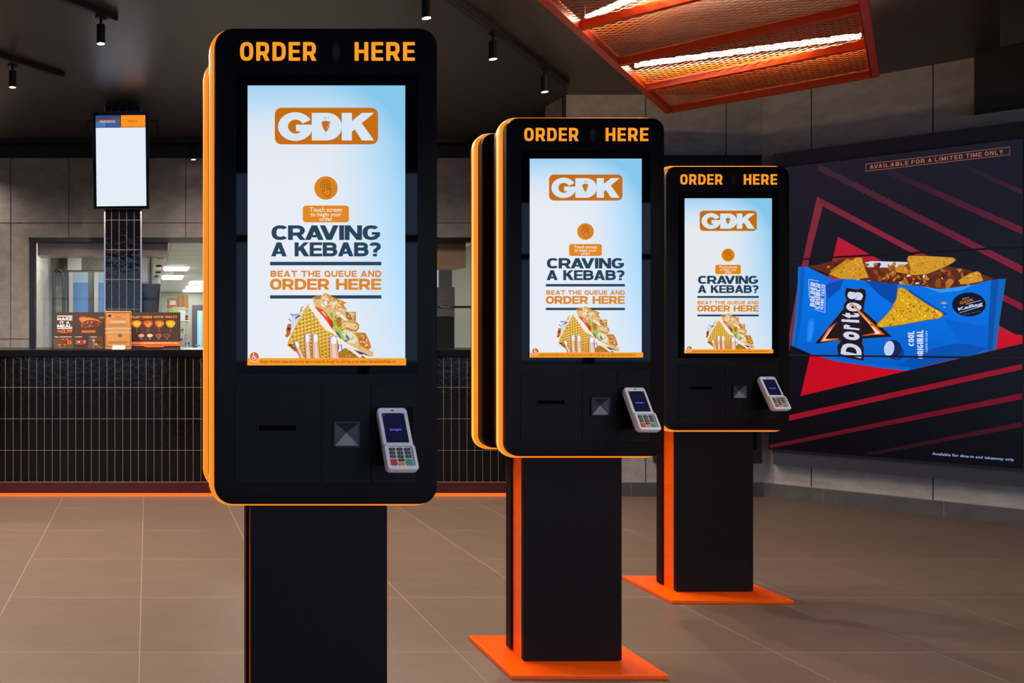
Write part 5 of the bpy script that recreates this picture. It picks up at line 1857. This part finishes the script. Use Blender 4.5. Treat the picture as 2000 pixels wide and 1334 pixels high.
# tall glazed fridge
Yf = 9.6
sf = F / Yf
fx0, fx1 = (130 - CX) / sf, (238 - CX) / sf
zf1 = H + (CY - 527) / sf
o = thing('glass_door_fridge', 'tall dark-framed fridge with blue reflection painted on its glass doors, behind the menu board', 'fridge', (fx0, Yf, 0))
DKF = mat('fridge_frame', (62, 58, 54), 0.35)
w_ = fx1 - fx0
MB().box(0, w_, 0.03, 0.6, 0, zf1, DKF).build('cabinet', o, bevel=0.01)
for a_, b_ in ((0.03, w_ * 0.46), (w_ * 0.5, w_ - 0.03)):
    d_ = MB()
    d_.box(a_, b_, 0, 0.028, 0.1, zf1 - 0.03, mat('fridge_glass', (84, 124, 176), 0.08, 0, 0.6))  # blue of the outdoor reflection is put into the glass colour
    d_.box(a_, a_ + 0.05, -0.004, 0, 0.1, zf1 - 0.03, mat('fridge_frame_light', (176, 172, 160), 0.35))
    d_.box(b_ - 0.05, b_, -0.004, 0, 0.1, zf1 - 0.03, DKF)
    d_.box(a_ + 0.05, b_ - 0.05, -0.004, 0, zf1 - 0.16, zf1 - 0.03, mat('fridge_header', (124, 156, 176), 0.3))
    q_ = d_.build('door', o)
    MB().tube((b_ - 0.08, -0.03, 1.0), (b_ - 0.08, -0.03, 1.5), 0.012, M_STEEL, 10).build('handle', q_)
ar = MB()
pts = [(-0.06, 0, 0), (-0.06, 0, zf1 - 0.12), (-0.045, 0, zf1 - 0.04), (0.0, 0, zf1 + 0.0), (0.05, 0, zf1 - 0.04), (0.065, 0, zf1 - 0.12), (0.065, 0, 0)]
for p, q_ in zip(pts, pts[1:]):
    ar.tube(p, q_, 0.022, DKF, 10)
q_ = ar.build('pipe_frame', loc=(fx0 - 0.09, Yf - 0.08, 0), smooth=True)
tag(q_, 'bent dark pipe frame beside the glass door fridge', 'pipe frame')
# hanging kitchen monitors
Ym = 8.3
sm = F / Ym
p = px(311, 613, Ym)
o = thing('kitchen_monitor', 'large black kitchen monitor tilted beside the tiled pillar', 'monitor', (p.x, Ym, 0))
o2 = MB()
z1 = H + (CY - 554.5) / sm
z0 = H + (CY - 625) / sm
o2.mesh([((x - CX) / sm, y, z) for y in (0, 0.06) for x, z in ((240, z0), (308, z0), (313.5, z1), (240, z1 + 0.005))],
        [(0, 1, 2, 3), (4, 7, 6, 5), (0, 4, 5, 1), (1, 5, 6, 2), (2, 6, 7, 3), (3, 7, 4, 0)], M_DARK)
q_ = o2.build('casing', o, loc=(-p.x, 0, 0))
MB().tube((-0.1, 0.03, z1), (-0.1, 0.03, ZKC), 0.02, M_DARK, 10).build('ceiling_pole', o)
Ym = 7.9
sm = F / Ym
o = thing('ticket_screen', 'small black screen in front of the large kitchen monitor', 'screen', ((288 - CX) / sm, Ym, 0))
zz1, zz0 = H + (CY - 570) / sm, H + (CY - 640) / sm
MB().mesh([((x - CX) / sm, y, z) for y in (0, 0.05) for x, z in ((262, zz0), (285, zz0), (288.5, zz1), (262, zz1))],
          [(0, 1, 2, 3), (4, 7, 6, 5), (0, 4, 5, 1), (1, 5, 6, 2), (2, 6, 7, 3), (3, 7, 4, 0)], mat('ticket_screen_black', (24, 26, 32), 0.2)).build('casing', o)
MB().box(-0.12, -0.05, 0.0, 0.05, 0.0, zz0, M_DARK).build('stand', o)
# far corner: white column, shelves, boxes, door
o = MB().box(0.12, 0.26, 15.2, 15.35, 0, ZKC - 0.001, M_WHITEWALL).build('wall_kitchen_column')
struct(o)
Ysh = 18.0
ss = F / Ysh


def shx(x): return (x - CX) / ss
def shz(y): return H + (CY - y) / ss


sh = thing('storage_shelf', 'white shelf unit holding boxes at the end of the kitchen', 'shelf unit', (shx(327), Ysh, 0))
wS = shx(367.5) - shx(327)
for y_ in (604.5, 627.2, 650):
    MB().box(0, wS, -0.62 if y_ == 627.2 else -0.25, 0.2, shz(y_ + 1.4), shz(y_ - 0.6), mat('shelf_white', (220, 212, 198), 0.5)).build('shelf', sh)
MB().box(0, 0.03, 0.16, 0.2, 0, shz(600), MATS['shelf_white']).build('upright', sh)
MB().box(wS - 0.03, wS, 0.16, 0.2, 0, shz(600), MATS['shelf_white']).build('upright', sh)
CARD = noise_mat('cardboard', (176, 124, 78), (188, 138, 92), 4, 0.8)


def carton(x0, x1, y0, y1, label, Yc=Ysh, dep=0.3, m_=CARD, name='cardboard_box', parts=()):
    o = thing(name, label, 'box', (shx(x0), Yc - 0.2, shz(y1)))
    W_, Hh = shx(x1) - shx(x0), shz(y0) - shz(y1)
    MB().box(0, W_, 0, dep, 0.001, Hh, m_).build('carton', o, bevel=0.006)
    for nm, a_, b_, c_, d_, mm in parts:
        MB().box(W_ * a_, W_ * b_, -0.004, -0.0005, Hh * c_, Hh * d_, mm).build(nm, o)
    return o


carton(327, 345.5, 582.5, 603.8, 'brown cardboard box with a white label on the top kitchen shelf', parts=(('shipping_label', 0.22, 0.85, 0.35, 0.75, pr((222, 220, 216))),))
carton(347.3, 367.2, 576.8, 603.8, 'taller brown cardboard box on the top kitchen shelf', parts=(('packing_tape', 0.42, 0.5, 0, 1, pr((150, 100, 60))),))
carton(335, 359.5, 601.5, 626.6, 'white box with a green stripe in front of the kitchen shelves', Ysh - 0.36, 0.12, mat('white_box', (206, 208, 212), 0.5), 'white_box',
       (('green_stripe', 0, 0.52, 0.58, 0.74, pr((150, 206, 30))), ('grey_band', 0, 1, 0.78, 1, pr((166, 170, 178)))))
carton(360.3, 366.5, 616, 626.5, 'small dark box with an orange mark on the second kitchen shelf', Ysh, 0.2, mat('dark_box', (52, 50, 54), 0.5), 'dark_box', (('orange_mark', 0.3, 0.9, 0.3, 0.6, pr((226, 84, 34))),))
carton(354, 357.5, 642.5, 649.2, 'small blue-topped bottle on the lowest kitchen shelf', Ysh, 0.08, mat('bottle_white', (214, 214, 214), 0.4), 'bottle_box', (('blue_cap', 0, 1, 0.6, 1, pr((60, 84, 180))),))
Yd = 20.49
sd = F / Yd
dx0, dx1, dz1 = (375.5 - CX) / sd, (405 - CX) / sd, H + (CY - 596) / sd
dr = thing('door_1', 'dark grey kitchen door with a pale blue glass pane', 'door', (dx0, Yd, 0))
struct(dr)
DG = mat('door_grey', (74, 74, 78), 0.5)
dw = dx1 - dx0
dm = MB()
dm.box(0, 0.13, -0.05, 0, 0, dz1, DG)
dm.box(dw - 0.13, dw, -0.05, 0, 0, dz1, DG)
dm.box(0.13, dw - 0.13, -0.05, 0, dz1 - 0.14, dz1, DG)
dm.box(0.13, dw - 0.13, -0.05, 0, 0, 0.2, DG)
dm.build('door_leaf', dr)
MB().box(0.13, dw - 0.13, -0.03, -0.01, 0.2, dz1 - 0.14, mat('door_glass_blue', (150, 196, 222), 0.2, 0, 0.5, (120, 176, 210), 0.6)).build('pane', dr)  # pane is given a blue glow of its own, no lamp behind it
MB().tube((0.07, -0.1, 1.02), (0.2, -0.1, 1.02), 0.015, M_STEEL, 10).build('handle', dr)
for i, (x, y, c_, sz, l) in enumerate(((365, 657, (200, 60, 50), 0.055, 'round red prohibition sign on the far kitchen wall'), (366, 671, (44, 66, 150), 0.05, 'blue safety sign low on the far kitchen wall'), (354.5, 663, (44, 66, 150), 0.035, 'small blue notice beside the prohibition sign'))):
    sg = MB().prism([(sz * math.cos(t_), sz * math.sin(t_)) for t_ in [2 * PI * k_ / 20 for k_ in range(20)]] if i == 0 else rr(sz * 2, sz * 1.3, 0.01, 3), -0.006, 0, pr(c_))
    if i == 0:
        sg.prism([(sz * 0.72 * math.cos(t_), sz * 0.72 * math.sin(t_)) for t_ in [2 * PI * k_ / 20 for k_ in range(20)]], -0.008, -0.006, pr((220, 220, 214)))
        sg.mesh([(-0.035, -0.0095, 0.045), (-0.045, -0.0095, 0.035), (0.035, -0.0095, -0.045), (0.045, -0.0095, -0.035), (-0.035, -0.008, 0.045), (-0.045, -0.008, 0.035), (0.035, -0.008, -0.045), (0.045, -0.008, -0.035)], [(0, 1, 2, 3), (0, 1, 5, 4), (2, 3, 7, 6), (1, 2, 6, 5), (3, 0, 4, 7)], pr(c_))
    o = sg.build('wall_sign', loc=((x - CX) / sd, Yd, H + (CY - y) / sd))
    tag(o, l, 'sign')
# machine seen between the two larger kiosks
Ya = 7.62
sa_ = F / Ya
ax0, ax1 = (848 - CX) / sa_, 3.05
az = H + (CY - 560.5) / sa_
o = thing('kitchen_machine', 'grey steel kitchen machine with a dark name strip behind the serving window', 'machine', (ax0, Ya, 0))
W_ = ax1 - ax0
AZ = lambda y: H + (CY - y) / sa_
MB().box(0, W_, 0, 0.5, AZ(618.6), az, M_STEEL).build('steel_hood', o, bevel=0.004)
MB().box(0, W_, 0.01, 0.5, 0.0, AZ(619), mat('machine_black', (26, 28, 34), 0.4)).build('black_body', o)
st_ = Art(lambda x, y: ((x - 848) / sa_, AZ(y)), pr)
st_.rect(848, 597.3, 940, 601.8, (44, 44, 52))
st_.text('Therma plus', (860, 598.2, 881, 601.2), (196, 196, 200), 0.01)
st_.done('name_strip', o, (0, -0.0006, 0))
# bulkhead and grey panel above that machine
o = MB().box((857 - CX) / (F / 8.6), (883 - CX) / (F / 8.6), 8.6, 9.2, H + (CY - 563) * 8.6 / F, ZKC - 0.001, mat('duct_grey', (150, 154, 160), 0.4)).build('ventilation_duct')
tag(o, 'pale grey ventilation duct above the steel kitchen machine', 'duct')
